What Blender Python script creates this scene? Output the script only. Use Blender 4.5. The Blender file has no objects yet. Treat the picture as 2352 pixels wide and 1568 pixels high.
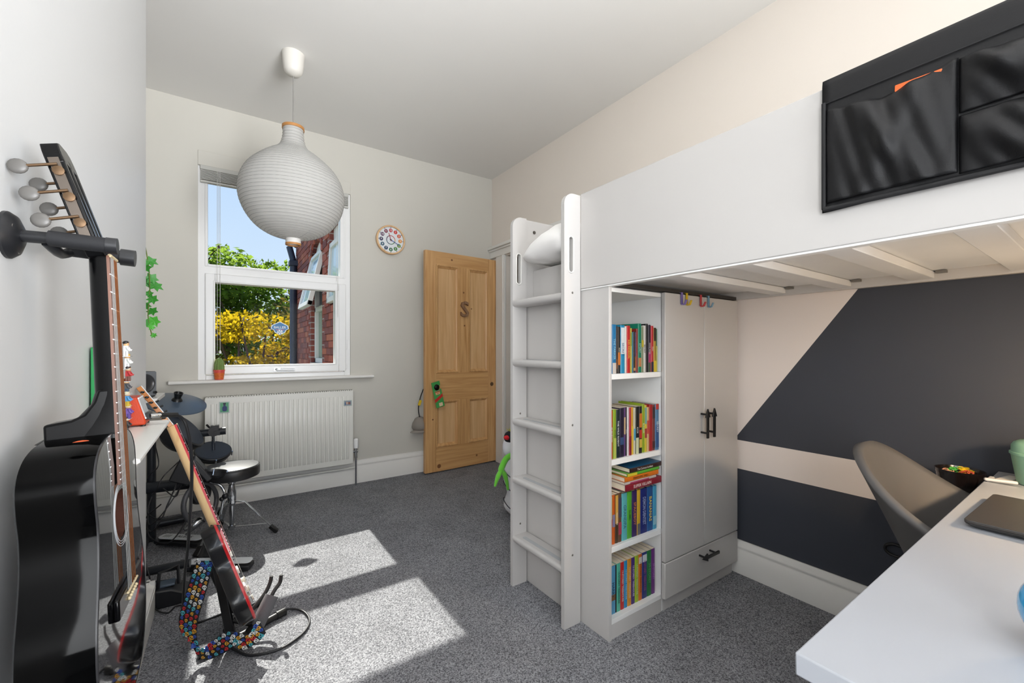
import bpy, math, random
from mathutils import Matrix, Vector
random.seed(7)
SC = bpy.context.scene
COL = SC.collection
PI = math.pi

# ------------------------------------------------------------------ camera
cam_data = bpy.data.cameras.new('camera')
cam = bpy.data.objects.new('camera', cam_data)
COL.objects.link(cam)
cam_data.sensor_width = 36.0
cam_data.lens = 36.0 * 970.0 / 2352.0
cam_data.shift_y = 18.0 / 2352.0
cam_data.clip_start = 0.02
cam_data.clip_end = 200
cam.location = (0, 0, 1.15)
cam.rotation_euler = (PI / 2, 0, -math.radians(34.4))
SC.camera = cam

# ------------------------------------------------------------------ world, sun, added fill lights, exposure
world = bpy.data.worlds.new('sky')
SC.world = world
world.use_nodes = True
wn = world.node_tree.nodes; wl = world.node_tree.links
wn.clear()
w_out = wn.new('ShaderNodeOutputWorld'); w_bg = wn.new('ShaderNodeBackground')
w_tc = wn.new('ShaderNodeTexCoord'); w_sep = wn.new('ShaderNodeSeparateXYZ'); w_ramp = wn.new('ShaderNodeValToRGB')
w_ramp.color_ramp.elements[0].position = 0.0
w_ramp.color_ramp.elements[0].color = (0.72, 0.84, 0.98, 1)
w_ramp.color_ramp.elements[1].position = 0.7
w_ramp.color_ramp.elements[1].color = (0.34, 0.56, 0.95, 1)
wl.new(w_tc.outputs['Generated'], w_sep.inputs[0])
wl.new(w_sep.outputs['Z'], w_ramp.inputs[0])
wl.new(w_ramp.outputs[0], w_bg.inputs['Color'])
wl.new(w_bg.outputs[0], w_out.inputs[0])
w_bg.inputs['Strength'].default_value = 0.8

sun_d = bpy.data.lights.new('sun', 'SUN')
sun_d.energy = 7.8
sun_d.angle = math.radians(0.55)
sun_d.color = (1.0, 0.95, 0.87)
sun = bpy.data.objects.new('sun', sun_d); COL.objects.link(sun)
to_sun = Vector((0.004, math.cos(math.radians(45.3)), math.sin(math.radians(45.3))))
sun.rotation_euler = to_sun.to_track_quat('Z', 'Y').to_euler()
sun.location = (0.3, 9, 8)

# added soft fill light behind the camera, aimed up and away
rear_d = bpy.data.lights.new('rear_fill_light', 'AREA')
rear_d.shape = 'RECTANGLE'; rear_d.size = 1.4; rear_d.size_y = 1.7
rear_d.energy = 88
rear_d.spread = math.radians(105)
rear_d.color = (0.97, 0.98, 1.0)
rear = bpy.data.objects.new('rear_fill_light', rear_d); COL.objects.link(rear)
rear.location = (0.95, -1.80, 1.40)
rear.rotation_euler = Vector((0.34, -0.78, -0.60)).to_track_quat('Z', 'Y').to_euler()

# added fill light in front of the closed left wall, aimed towards the ladder
side_d = bpy.data.lights.new('left_fill_light', 'AREA')
side_d.shape = 'RECTANGLE'; side_d.size = 0.9; side_d.size_y = 1.5
side_d.energy = 11
side_d.spread = math.radians(80)
side_d.color = (0.95, 0.975, 1.0)
side = bpy.data.objects.new('left_fill_light', side_d); COL.objects.link(side)
side.location = (-0.62, -0.85, 1.30)
side.rotation_euler = Vector((-0.62, -0.80, 0.12)).to_track_quat('Z', 'Y').to_euler()

SC.view_settings.view_transform = 'Standard'
SC.view_settings.look = 'None'
SC.view_settings.gamma = 1.0
SC.view_settings.use_curve_mapping = False
SC.view_settings.exposure = 0.42

# ------------------------------------------------------------------ materials
def lin(h):
    if isinstance(h, str):
        h = h.lstrip('#')
        c = [int(h[i:i + 2], 16) / 255 for i in (0, 2, 4)]
    else:
        c = list(h)
    return tuple((x / 12.92 if x <= 0.04045 else ((x + 0.055) / 1.055) ** 2.4) for x in c) + (1.0,)

MATS = {}
def M(name, col, rough=0.5, metal=0.0, spec=0.5, coat=0.0, var=0.04, vscale=9.0, bump=0.0, bscale=60.0, trans=0.0, alpha=1.0, emit=0.0, sheen=0.0):
    if name in MATS:
        return MATS[name]
    m = bpy.data.materials.new(name); m.use_nodes = True
    nt = m.node_tree; b = nt.nodes['Principled BSDF']
    c = lin(col)
    b.inputs['Roughness'].default_value = rough
    b.inputs['Metallic'].default_value = metal
    b.inputs['Specular IOR Level'].default_value = spec
    b.inputs['Coat Weight'].default_value = coat
    b.inputs['Coat Roughness'].default_value = 0.05
    b.inputs['Transmission Weight'].default_value = trans
    b.inputs['Sheen Weight'].default_value = sheen
    tc = nt.nodes.new('ShaderNodeTexCoord')
    n = nt.nodes.new('ShaderNodeTexNoise'); n.inputs['Scale'].default_value = vscale; n.inputs['Detail'].default_value = 4
    nt.links.new(tc.outputs['Object'], n.inputs['Vector'])
    mx = nt.nodes.new('ShaderNodeMix'); mx.data_type = 'RGBA'
    mx.inputs[6].default_value = tuple(x * (1 - var) for x in c[:3]) + (1,)
    mx.inputs[7].default_value = tuple(min(1, x * (1 + var)) for x in c[:3]) + (1,)
    nt.links.new(n.outputs['Fac'], mx.inputs[0])
    nt.links.new(mx.outputs[2], b.inputs['Base Color'])
    if bump:
        n2 = nt.nodes.new('ShaderNodeTexNoise'); n2.inputs['Scale'].default_value = bscale; n2.inputs['Detail'].default_value = 3
        nt.links.new(tc.outputs['Object'], n2.inputs['Vector'])
        bp = nt.nodes.new('ShaderNodeBump'); bp.inputs['Strength'].default_value = bump; bp.inputs['Distance'].default_value = 0.003
        nt.links.new(n2.outputs['Fac'], bp.inputs['Height']); nt.links.new(bp.outputs[0], b.inputs['Normal'])
    if emit:
        b.inputs['Emission Color'].default_value = c; b.inputs['Emission Strength'].default_value = emit
    MATS[name] = m
    return m

def wood(name, c1, c2, axis='z', scale=1.0, rough=0.45):
    if name in MATS: return MATS[name]
    m = bpy.data.materials.new(name); m.use_nodes = True
    nt = m.node_tree; b = nt.nodes['Principled BSDF']; b.inputs['Roughness'].default_value = rough
    tc = nt.nodes.new('ShaderNodeTexCoord'); mp = nt.nodes.new('ShaderNodeMapping')
    s = {'x': (1.2, 22, 22), 'y': (22, 1.2, 22), 'z': (22, 22, 1.2)}[axis]
    mp.inputs['Scale'].default_value = tuple(k * scale for k in s)
    n = nt.nodes.new('ShaderNodeTexNoise'); n.inputs['Scale'].default_value = 1.6; n.inputs['Detail'].default_value = 6; n.inputs['Distortion'].default_value = 0.8
    r = nt.nodes.new('ShaderNodeValToRGB')
    r.color_ramp.elements[0].position = 0.3; r.color_ramp.elements[0].color = lin(c1)
    r.color_ramp.elements[1].position = 0.72; r.color_ramp.elements[1].color = lin(c2)
    nt.links.new(tc.outputs['Object'], mp.inputs[0]); nt.links.new(mp.outputs[0], n.inputs['Vector'])
    nt.links.new(n.outputs['Fac'], r.inputs[0]); nt.links.new(r.outputs[0], b.inputs['Base Color'])
    MATS[name] = m
    return m

# ------------------------------------------------------------------ mesh building
INV = {}
class MB:
    def __init__(s, m=None):
        s.v = []; s.f = []; s.m = m or Matrix()
    def add(s, vs, fs):
        n = len(s.v); s.v += [tuple(s.m @ Vector(p)) for p in vs]
        s.f += [[i + n for i in f] for f in fs]; return s
    def box(s, x0, x1, y0, y1, z0, z1):
        v = [(x0, y0, z0), (x1, y0, z0), (x1, y1, z0), (x0, y1, z0), (x0, y0, z1), (x1, y0, z1), (x1, y1, z1), (x0, y1, z1)]
        return s.add(v, [[3, 2, 1, 0], [4, 5, 6, 7], [0, 1, 5, 4], [1, 2, 6, 5], [2, 3, 7, 6], [3, 0, 4, 7]])
    def cbox(s, c, size, rot=None):
        R = Matrix.Translation(c) @ (rot.to_4x4() if rot else Matrix())
        h = [k / 2 for k in size]
        v = [R @ Vector(p) for p in [(-h[0], -h[1], -h[2]), (h[0], -h[1], -h[2]), (h[0], h[1], -h[2]), (-h[0], h[1], -h[2]), (-h[0], -h[1], h[2]), (h[0], -h[1], h[2]), (h[0], h[1], h[2]), (-h[0], h[1], h[2])]]
        return s.add(v, [[3, 2, 1, 0], [4, 5, 6, 7], [0, 1, 5, 4], [1, 2, 6, 5], [2, 3, 7, 6], [3, 0, 4, 7]])
    def tube(s, pts, r, n=8, closed=False):
        P = [Vector(p) for p in pts]; k = len(P); R = r if isinstance(r, (list, tuple)) else [r] * k
        vs = []; fs = []; up = None
        for i in range(k):
            if closed: t = P[(i + 1) % k] - P[i - 1]
            else: t = P[min(i + 1, k - 1)] - P[max(i - 1, 0)]
            if t.length < 1e-9: t = Vector((0, 0, 1))
            t.normalize()
            if up is None:
                up = Vector((0, 0, 1)) if abs(t.z) < 0.9 else Vector((1, 0, 0))
            up = (up - t * up.dot(t))
            if up.length < 1e-6: up = t.orthogonal()
            up.normalize(); q = t.cross(up)
            for j in range(n):
                a = 2 * PI * j / n
                vs.append(P[i] + (up * math.cos(a) + q * math.sin(a)) * R[i])
        m = k if closed else k - 1
        for i in range(m):
            for j in range(n):
                a = i * n + j; b = i * n + (j + 1) % n; i2 = (i + 1) % k
                fs.append([a, b, i2 * n + (j + 1) % n, i2 * n + j][::-1])
        if not closed:
            fs.append(list(range(n))); fs.append(list(range((k - 1) * n, k * n))[::-1])
        return s.add(vs, fs)
    def cyl(s, a, b, r, n=16, r2=None):
        return s.tube([a, b], [r, r if r2 is None else r2], n)
    def lathe(s, prof, n=24, caps=True, center=(0, 0, 0), axis=None):
        A = Matrix.Translation(center)
        if axis is not None: A = A @ Vector(axis).normalized().to_track_quat('Z', 'Y').to_matrix().to_4x4()
        vs = []; fs = []; k = len(prof)
        for (r, z) in prof:
            for j in range(n):
                a = 2 * PI * j / n; vs.append(A @ Vector((r * math.cos(a), r * math.sin(a), z)))
        for i in range(k - 1):
            for j in range(n):
                fs.append([i * n + j, i * n + (j + 1) % n, (i + 1) * n + (j + 1) % n, (i + 1) * n + j])
        if caps:
            fs.append(list(range(n))[::-1]); fs.append(list(range((k - 1) * n, k * n)))
        return s.add(vs, fs)
    def prism(s, poly, a, b, axis='z', rot=None):
        f = {'z': lambda p, h: (p[0], p[1], h), 'y': lambda p, h: (p[0], h, p[1]), 'x': lambda p, h: (h, p[0], p[1])}[axis]
        n = len(poly); vs = [f(p, a) for p in poly] + [f(p, b) for p in poly]
        fs = [list(range(n))[::-1], list(range(n, 2 * n))] + [[i, (i + 1) % n, n + (i + 1) % n, n + i] for i in range(n)]
        return s.add(vs, fs)
    def sphere(s, c, r, n=16, k=10, sc=(1, 1, 1), rot=None):
        prof = []
        A = Matrix.Translation(c) @ (rot.to_4x4() if rot else Matrix()) @ Matrix.Diagonal((sc[0], sc[1], sc[2], 1))
        vs = []; fs = []
        for i in range(k + 1):
            t = PI * i / k
            for j in range(n):
                a = 2 * PI * j / n; vs.append(A @ Vector((r * math.sin(t) * math.cos(a), r * math.sin(t) * math.sin(a), r * math.cos(t))))
        for i in range(k):
            for j in range(n):
                fs.append([i * n + j, (i + 1) * n + j, (i + 1) * n + (j + 1) % n, i * n + (j + 1) % n])
        return s.add(vs, fs)
    def grid(s, nu, nv, fn, thick=None):
        vs = [fn(i / nu, j / nv) for i in range(nu + 1) for j in range(nv + 1)]
        fs = [[i * (nv + 1) + j, (i + 1) * (nv + 1) + j, (i + 1) * (nv + 1) + j + 1, i * (nv + 1) + j + 1] for i in range(nu) for j in range(nv)]
        return s.add(vs, fs)
    def bar(s, a, b, w, t, side=None):
        """flat bar from a to b, w wide along side, t thick"""
        a = Vector(a); b = Vector(b); d = (b - a); L = d.length; d.normalize()
        sd = Vector(side) if side else (Vector((0, 0, 1)).cross(d) if abs(d.z) < 0.95 else Vector((0, 1, 0)))
        sd = (sd - d * sd.dot(d)).normalized(); nn = d.cross(sd)
        R = Matrix((sd, nn, d)).transposed()
        return s.cbox((a + b) / 2, (w, t, L), R)
    def build(s, name, mat, parent=None, smooth=0, bevel=0.0, local=False, solid=0.0, sub=0, kind=None, bseg=2):
        me = bpy.data.meshes.new(name); o = bpy.data.objects.new(name, me)
        vs = s.v
        if parent is not None:
            iv = INV.get(parent.name)
            if not local and iv is not None: vs = [tuple(iv @ Vector(p)) for p in vs]
            INV[o.name] = iv
        elif not local:
            xs = [p[0] for p in vs]; ys = [p[1] for p in vs]; zs = [p[2] for p in vs]
            c = Vector(((min(xs) + max(xs)) / 2, (min(ys) + max(ys)) / 2, min(zs)))
            o.location = c; vs = [(p[0] - c.x, p[1] - c.y, p[2] - c.z) for p in vs]
            INV[o.name] = Matrix.Translation(-c)
        me.from_pydata(vs, [], s.f); me.validate(); me.update()
        me.materials.append(mat)
        if smooth:
            me.shade_smooth(); me.set_sharp_from_angle(angle=math.radians(smooth if smooth > 1 else 40))
        COL.objects.link(o)
        if parent is not None: o.parent = parent
        if sub:
            md = o.modifiers.new('sub', 'SUBSURF'); md.levels = sub; md.render_levels = sub
        if solid:
            md = o.modifiers.new('solid', 'SOLIDIFY'); md.thickness = solid; md.offset = 0
        if bevel:
            md = o.modifiers.new('bevel', 'BEVEL'); md.width = bevel; md.segments = bseg; md.limit_method = 'ANGLE'; md.angle_limit = math.radians(40)
            if not smooth: me.shade_smooth(); me.set_sharp_from_angle(angle=math.radians(40))
        if kind: o['kind'] = kind
        return o

def tag(o, label, cat, group=None):
    o['label'] = label; o['category'] = cat
    if group: o['group'] = group
    return o
def thing(name, label, cat, loc=(0, 0, 0), rot=(0, 0, 0), group=None, kind=None):
    o = bpy.data.objects.new(name, None); COL.objects.link(o)
    o.empty_display_size = 0.05; o.location = loc; o.rotation_euler = rot
    from mathutils import Euler
    INV[o.name] = (Matrix.Translation(loc) @ Euler(rot).to_matrix().to_4x4()).inverted()
    if cat: o['category'] = cat
    if label: o['label'] = label
    if group: o['group'] = group
    if kind: o['kind'] = kind
    return o
def struct(o, label=None):
    o['kind'] = 'structure'
    if label: o['label'] = label
    return o
def rot_about(axis, deg):
    return Matrix.Rotation(math.radians(deg), 3, axis)

# lettering: each string becomes one mesh, unit height, centred on its origin
TEXTS = ['1','2','3','4','5','6','7','8','9','10','11','12','S','BALLER','KID NORMAL','DOG MAN','THE WILD ROBOT','KICK','SUPER VILLAIN','SPACEBOY','SLIME','GRANDPA','BANANAS','DEMON DENTIST','TEACHERS',
 'FINN\'S EPIC FAILS','PHIL EARLE','The Curious Incident','HARRY','13-STOREY TREEHOUSE','THE 26-STOREY TREEHOUSE','39-STOREY','ALESIS','MY BIG MOUTH','THE PARKER','RAT','David','BUNKER','FISH','STORY','SECRET']
TXT = {}
tmp = []
for t in TEXTS:
    cu = bpy.data.curves.new('lettering', 'FONT'); cu.body = t; cu.align_x = 'CENTER'; cu.align_y = 'CENTER'; cu.extrude = 0.006; cu.resolution_u = 2
    cu.offset = 0.012
    o = bpy.data.objects.new('lettering_source', cu); COL.objects.link(o); tmp.append((t, o, cu))
dg = bpy.context.evaluated_depsgraph_get()
for t, o, cu in tmp:
    TXT[t] = bpy.data.meshes.new_from_object(o.evaluated_get(dg))
for t, o, cu in tmp:
    bpy.data.objects.remove(o); bpy.data.curves.remove(cu)
def text(t, origin, xd, yd, size, mat, parent, name='lettering', fit=None, local=False, thick=1.0):
    me = TXT[t].copy(); x = Vector(xd).normalized(); y = Vector(yd).normalized(); z = x.cross(y)
    w = max(v.co.x for v in me.vertices) - min(v.co.x for v in me.vertices)
    sx = size
    if fit and w * size > fit: sx = fit / w
    R = Matrix.Identity(4)
    for i, (c, k) in enumerate(((x, sx), (y, size), (z, size * thick))):
        for r in range(3): R[r][i] = c[r] * k
    R.translation = Vector(origin)
    iv = INV.get(parent.name)
    if not local and iv is not None: R = iv @ R
    me.transform(R); me.materials.clear(); me.materials.append(mat)
    o = bpy.data.objects.new(name, me); COL.objects.link(o); o.parent = parent
    INV[o.name] = iv
    return o
def bez(p, n=24):
    """smooth path through points (Catmull-Rom)"""
    P = [Vector(q) for q in p]; P = [P[0] * 2 - P[1]] + P + [P[-1] * 2 - P[-2]]; out = []
    for i in range(1, len(P) - 2):
        for k in range(n):
            t = k / n
            a, b, c, d = P[i - 1], P[i], P[i + 1], P[i + 2]
            out.append(0.5 * ((2 * b) + (c - a) * t + (2 * a - 5 * b + 4 * c - d) * t * t + (-a + 3 * b - 3 * c + d) * t ** 3))
    out.append(P[-2]); return out
def rrect(x0, x1, y0, y1, r, n=5, corners='1111'):
    out = []
    for k, (cx, cy, a0) in enumerate(((x1 - r, y1 - r, 0), (x0 + r, y1 - r, 90), (x0 + r, y0 + r, 180), (x1 - r, y0 + r, 270))):
        if corners[k] == '1':
            for i in range(n + 1):
                a = math.radians(a0 + 90 * i / n); out.append((cx + r * math.cos(a), cy + r * math.sin(a)))
        else:
            out.append(((x1, y1), (x0, y1), (x0, y0), (x1, y0))[k])
    return out

# ================================================================== SETTING
WX, WY, RX, CZ = -0.275, 3.77, 2.325, 2.925
m_wall = M('wall_paint', '#cdcac1', 0.75, spec=0.25, var=0.012, vscale=1.5, bump=0.05, bscale=140)
m_wallw = M('wall_paint_warm', '#e9e0d6', 0.7, spec=0.25, var=0.012, vscale=1.5, bump=0.05, bscale=140)
m_breast = M('breast_paint', '#d2d3d3', 0.42, spec=0.35, var=0.01, vscale=1.5, bump=0.06, bscale=90)
m_ceil = M('ceiling_paint', '#e6e4e0', 0.85, spec=0.2, var=0.015, vscale=2.0, bump=0.04, bscale=30)
m_gloss = M('white_gloss_paint', '#e9e7e2', 0.28, spec=0.5, var=0.01)
m_upvc = M('white_upvc', '#f0f0ef', 0.25, spec=0.5, var=0.01)

def carpet_mat():
    m = bpy.data.materials.new('grey_carpet'); m.use_nodes = True
    nt = m.node_tree; b = nt.nodes['Principled BSDF']; b.inputs['Roughness'].default_value = 0.95; b.inputs['Specular IOR Level'].default_value = 0.1
    tc = nt.nodes.new('ShaderNodeTexCoord')
    n1 = nt.nodes.new('ShaderNodeTexNoise'); n1.inputs['Scale'].default_value = 210; n1.inputs['Detail'].default_value = 3; n1.inputs['Roughness'].default_value = 0.75
    n2 = nt.nodes.new('ShaderNodeTexNoise'); n2.inputs['Scale'].default_value = 5; n2.inputs['Detail'].default_value = 3
    for n in (n1, n2): nt.links.new(tc.outputs['Object'], n.inputs['Vector'])
    r = nt.nodes.new('ShaderNodeValToRGB')
    r.color_ramp.elements[0].position = 0.36; r.color_ramp.elements[0].color = lin('#45464b')
    r.color_ramp.elements[1].position = 0.66; r.color_ramp.elements[1].color = lin('#c0c1c6')
    nt.links.new(n1.outputs['Fac'], r.inputs[0])
    mx = nt.nodes.new('ShaderNodeMix'); mx.data_type = 'RGBA'; mx.blend_type = 'MULTIPLY'
    r2 = nt.nodes.new('ShaderNodeValToRGB'); r2.color_ramp.elements[0].color = (0.8, 0.8, 0.8, 1); r2.color_ramp.elements[0].position = 0.3; r2.color_ramp.elements[1].position = 0.7
    nt.links.new(n2.outputs['Fac'], r2.inputs[0]); mx.inputs[0].default_value = 1.0
    nt.links.new(r.outputs[0], mx.inputs[6]); nt.links.new(r2.outputs[0], mx.inputs[7]); nt.links.new(mx.outputs[2], b.inputs['Base Color'])
    bp = nt.nodes.new('ShaderNodeBump'); bp.inputs['Strength'].default_value = 0.9; bp.inputs['Distance'].default_value = 0.006
    nt.links.new(n1.outputs['Fac'], bp.inputs['Height']); nt.links.new(bp.outputs[0], b.inputs['Normal'])
    return m
struct(MB().box(-0.75, 3.3, -2.0, WY, -0.05, 0).build('floor', carpet_mat()), 'grey speckled carpet covering the bedroom floor')
struct(MB().box(-0.75, 3.3, -2.0, WY + 0.3, CZ, CZ + 0.1).build('ceiling', m_ceil), 'plain white ceiling over the bedroom')
# chimney breast and alcove walls on the left
b = MB().box(-0.70, WX, 0.45, 2.41, 0, CZ).box(-0.75, -0.70, -2.0, WY, 0, CZ)
struct(b.build('wall_left', m_breast, bevel=0.004), 'pale grey chimney breast wall behind the black guitar')
# back wall with the window opening
WX0, WX1, WZ0, WZ1 = -0.148, 0.902, 0.918, 2.580
b = MB().box(-0.75, WX0, WY, WY + 0.30, 0, CZ).box(WX1, RX + 0.1, WY, WY + 0.30, 0, CZ)
b.box(WX0, WX1, WY, WY + 0.30, 0, WZ0).box(WX0, WX1, WY, WY + 0.30, WZ1, CZ)
struct(b.build('wall_back', m_wall), 'pale greige wall around the window')
# right wall with doorway, hallway beyond
b = MB().box(RX, RX + 0.12, -2.0, 2.74, 0, CZ).box(RX, RX + 0.12, 3.50, WY, 0, CZ).box(RX, RX + 0.12, 2.74, 3.50, 2.08, CZ)
struct(b.build('wall_right', m_wallw), 'cream wall above the loft bed and beside the door')
struct(MB().box(3.25, 3.3, 2.0, WY, 0, CZ).box(RX + .12, 3.3, 1.95, 2.0, 0, CZ).box(RX + .12, 3.3, WY, WY + .05, 0, CZ).build('wall_hallway', M('hall_paint', '#b9a58a', 0.8)), 'brown tinted hallway wall seen through the doorway')
# unseen rear wall, its wide opening added to let light in
b = MB().box(-0.75, -0.45, -2.0, -1.9, 0, CZ).box(2.15, RX + .1, -2.0, -1.9, 0, CZ).box(-.45, 2.15, -2.0, -1.9, 0, 0.62).box(-.45, 2.15, -2.0, -1.9, 2.62, CZ)
struct(b.build('wall_rear', m_wall), 'pale wall with an added wide light opening behind the viewer')

# furred-out wall below the loft bed, painted in dark grey and white
def mural_mat():
    m = bpy.data.materials.new('painted_mural'); m.use_nodes = True
    nt = m.node_tree; b = nt.nodes['Principled BSDF']; b.inputs['Roughness'].default_value = 0.5; b.inputs['Specular IOR Level'].default_value = 0.35
    g = nt.nodes.new('ShaderNodeNewGeometry'); s = nt.nodes.new('ShaderNodeSeparateXYZ'); nt.links.new(g.outputs['Position'], s.inputs[0])
    def mth(op, a, c):
        n = nt.nodes.new('ShaderNodeMath'); n.operation = op
        for i, q in enumerate((a, c)):
            if isinstance(q, (int, float)): n.inputs[i].default_value = q
            else: nt.links.new(q, n.inputs[i])
        return n.outputs[0]
    y, z = s.outputs['Y'], s.outputs['Z']
    low = mth('LESS_THAN', z, 0.533)
    line = mth('SUBTRACT', 0.702 + 1.15 * 1.3855, mth('MULTIPLY', y, 1.3855))
    up = mth('MULTIPLY', mth('GREATER_THAN', z, 0.681), mth('LESS_THAN', z, line))
    dark = mth('MAXIMUM', low, up)
    tc = nt.nodes.new('ShaderNodeTexCoord'); n = nt.nodes.new('ShaderNodeTexNoise'); n.inputs['Scale'].default_value = 3; nt.links.new(tc.outputs['Object'], n.inputs['Vector'])
    mx0 = nt.nodes.new('ShaderNodeMix'); mx0.data_type = 'RGBA'; mx0.inputs[6].default_value = lin('#3a3d45'); mx0.inputs[7].default_value = lin('#40434b'); nt.links.new(n.outputs['Fac'], mx0.inputs[0])
    mx = nt.nodes.new('ShaderNodeMix'); mx.data_type = 'RGBA'; mx.inputs[6].default_value = lin('#e4dad3')
    nt.links.new(dark, mx.inputs[0]); nt.links.new(mx0.outputs[2], mx.inputs[7]); nt.links.new(mx.outputs[2], b.inputs['Base Color'])
    return m
LX = 2.205
struct(MB().box(LX, RX, -0.5, 1.72, 0, 1.44).build('wall_right_lower', mural_mat()), 'dark charcoal and white painted wall panel under the loft bed')

# skirting boards with a moulded top
def skirt(name, p0, p1, n, h, t, label):
    """board along p0->p1 (xy), n = xy normal into the room"""
    prof = [(0, 0), (t, 0), (t, h * .70), (t * .8, h * .73), (t * .8, h * .77), (t * .95, h * .80), (t * .95, h * .85), (t * .45, h * .93), (t * .35, h), (0, h)]
    vs = []
    for p in (p0, p1):
        for (a, z) in prof: vs.append((p[0] + n[0] * a, p[1] + n[1] * a, z))
    k = len(prof)
    fs = [list(range(k))[::-1], list(range(k, 2 * k))] + [[i, (i + 1) % k, k + (i + 1) % k, k + i] for i in range(k)]
    return struct(MB().add(vs, fs).build(name, m_gloss, smooth=50), label)
skirt('baseboard_back', (-0.70, WY), (RX, WY), (0, -1), 0.195, 0.022, 'white moulded skirting board under the window')
skirt('baseboard_right', (LX, -0.5), (LX, 1.70), (-1, 0), 0.168, 0.02, 'white moulded skirting board below the dark painted wall')
skirt('baseboard_left', (WX, 0.45), (WX, 2.44), (1, 0), 0.135, 0.03, 'white skirting board at the foot of the chimney breast')
skirt('baseboard_left_return', (WX - .4, 2.41), (WX + .03, 2.41), (0, 1), 0.135, 0.03, 'white skirting board returning round the chimney breast')

# doorway trim
b = MB().box(RX - .022, RX, 3.50, 3.66, 0, 2.09).box(RX - .03, RX, 3.52, 3.54, 0, 2.09).box(RX - .022, RX, 2.58, 2.74, 0, 2.09)
b.box(RX - .024, RX, 2.58, WY, 2.09, 2.17).box(RX - .04, RX, 2.57, WY, 2.155, 2.175).box(RX - .055, RX, 2.55, WY, 2.175, 2.205)
struct(b.build('trim_1', m_gloss, bevel=0.004), 'white moulded door surround on the cream wall')

# ------------------------------------------------------------------ window
win = struct(thing('window_1', None, None, (0.377, WY + .05, WZ0)), 'white framed window with a fixed upper pane and a hinged lower sash')
FY0, FY1 = WY + .012, WY + .085
def ring(b, x0, x1, z0, z1, w, y0, y1, wb=None, wt=None):
    wb = wb or w; wt = wt or w
    b.box(x0, x0 + w, y0, y1, z0, z1).box(x1 - w, x1, y0, y1, z0, z1).box(x0 + w, x1 - w, y0, y1, z0, z0 + wb).box(x0 + w, x1 - w, y0, y1, z1 - wt, z1)
b = MB(); ring(b, WX0 - .002, WX1 + .002, WZ0 - .002, 2.50, .048, FY0, FY1, .045, .10); b.box(WX0 + .04, WX1 - .04, FY0, FY1, 1.700, 1.756)
b.build('frame', m_upvc, win, bevel=.004)
MB().box(WX0, WX1, WY - .006, WY + .02, 2.475, WZ1).build('head_board', m_wall, win, bevel=.003)
b = MB(); b.box(.822, .862, FY0 - .003, FY1, 1.76, 2.43); ring(b, -.108, .862, 1.752, 2.44, .018, FY0 - .004, FY1, .018, .055); b.build('glazing_bead', m_upvc, win, bevel=.004)
sash = MB(); ring(sash, -.106, .866, .966, 1.702, .058, FY0 - .018, FY1 - .01, .064, .062); sash.box(.782, .812, FY0 - .018, FY1 - .01, 1.02, 1.645)
sash = sash.build('sash', m_upvc, win, bevel=.006)
b = MB(); ring(b, -.058, .790, 1.020, 1.650, .012, FY0 - .024, FY1 - .01); b.build('sash_bead', m_upvc, sash, bevel=.004)
def glass_mat():
    m = bpy.data.materials.new('window_glass'); m.use_nodes = True; nt = m.node_tree
    for n in list(nt.nodes): nt.nodes.remove(n)
    o = nt.nodes.new('ShaderNodeOutputMaterial'); t = nt.nodes.new('ShaderNodeBsdfTransparent'); g = nt.nodes.new('ShaderNodeBsdfGlossy'); g.inputs['Roughness'].default_value = 0.01
    t.inputs['Color'].default_value = (0.97, 0.985, 0.98, 1)
    f = nt.nodes.new('ShaderNodeFresnel'); f.inputs['IOR'].default_value = 1.06; mx = nt.nodes.new('ShaderNodeMixShader')
    nt.links.new(f.outputs[0], mx.inputs[0]); nt.links.new(t.outputs[0], mx.inputs[1]); nt.links.new(g.outputs[0], mx.inputs[2]); nt.links.new(mx.outputs[0], o.inputs[0])
    return m
m_glass = glass_mat()
MB().box(-.10, .85, FY1 - .035, FY1 - .031, 1.745, 2.42).build('pane', m_glass, win)
MB().box(-.06, .79, FY1 - .035, FY1 - .031, 1.02, 1.65).build('pane', m_glass, win)
m_chrome = M('chrome', '#c9ccd0', 0.12, metal=1.0, var=0.02)
h = MB().box(.330, .372, FY0 - .034, FY0 - .018, .982, 1.004).cyl((.345, FY0 - .045, .99), (.47, FY0 - .047, .987), .0075, 10).sphere((.345, FY0 - .04, .993), .011, 10, 6).build('handle', m_chrome, win, smooth=40)
MB().box(.862, .878, FY0 - .012, FY0, 1.15, 1.23).box(.860, .876, FY0 - .012, FY0, .985, 1.02).build('hinge', m_upvc, win, bevel=.003)
# sill board
pr = [(WY + .02, .905), (WY + .02, .930), (WY - .068, .930), (WY - .078, .924), (WY - .08, .9165), (WY - .078, .909), (WY - .068, .905)]
MB().prism(pr, -.307, 1.081, 'x').build('window_sill', m_gloss, win, smooth=60)

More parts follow.
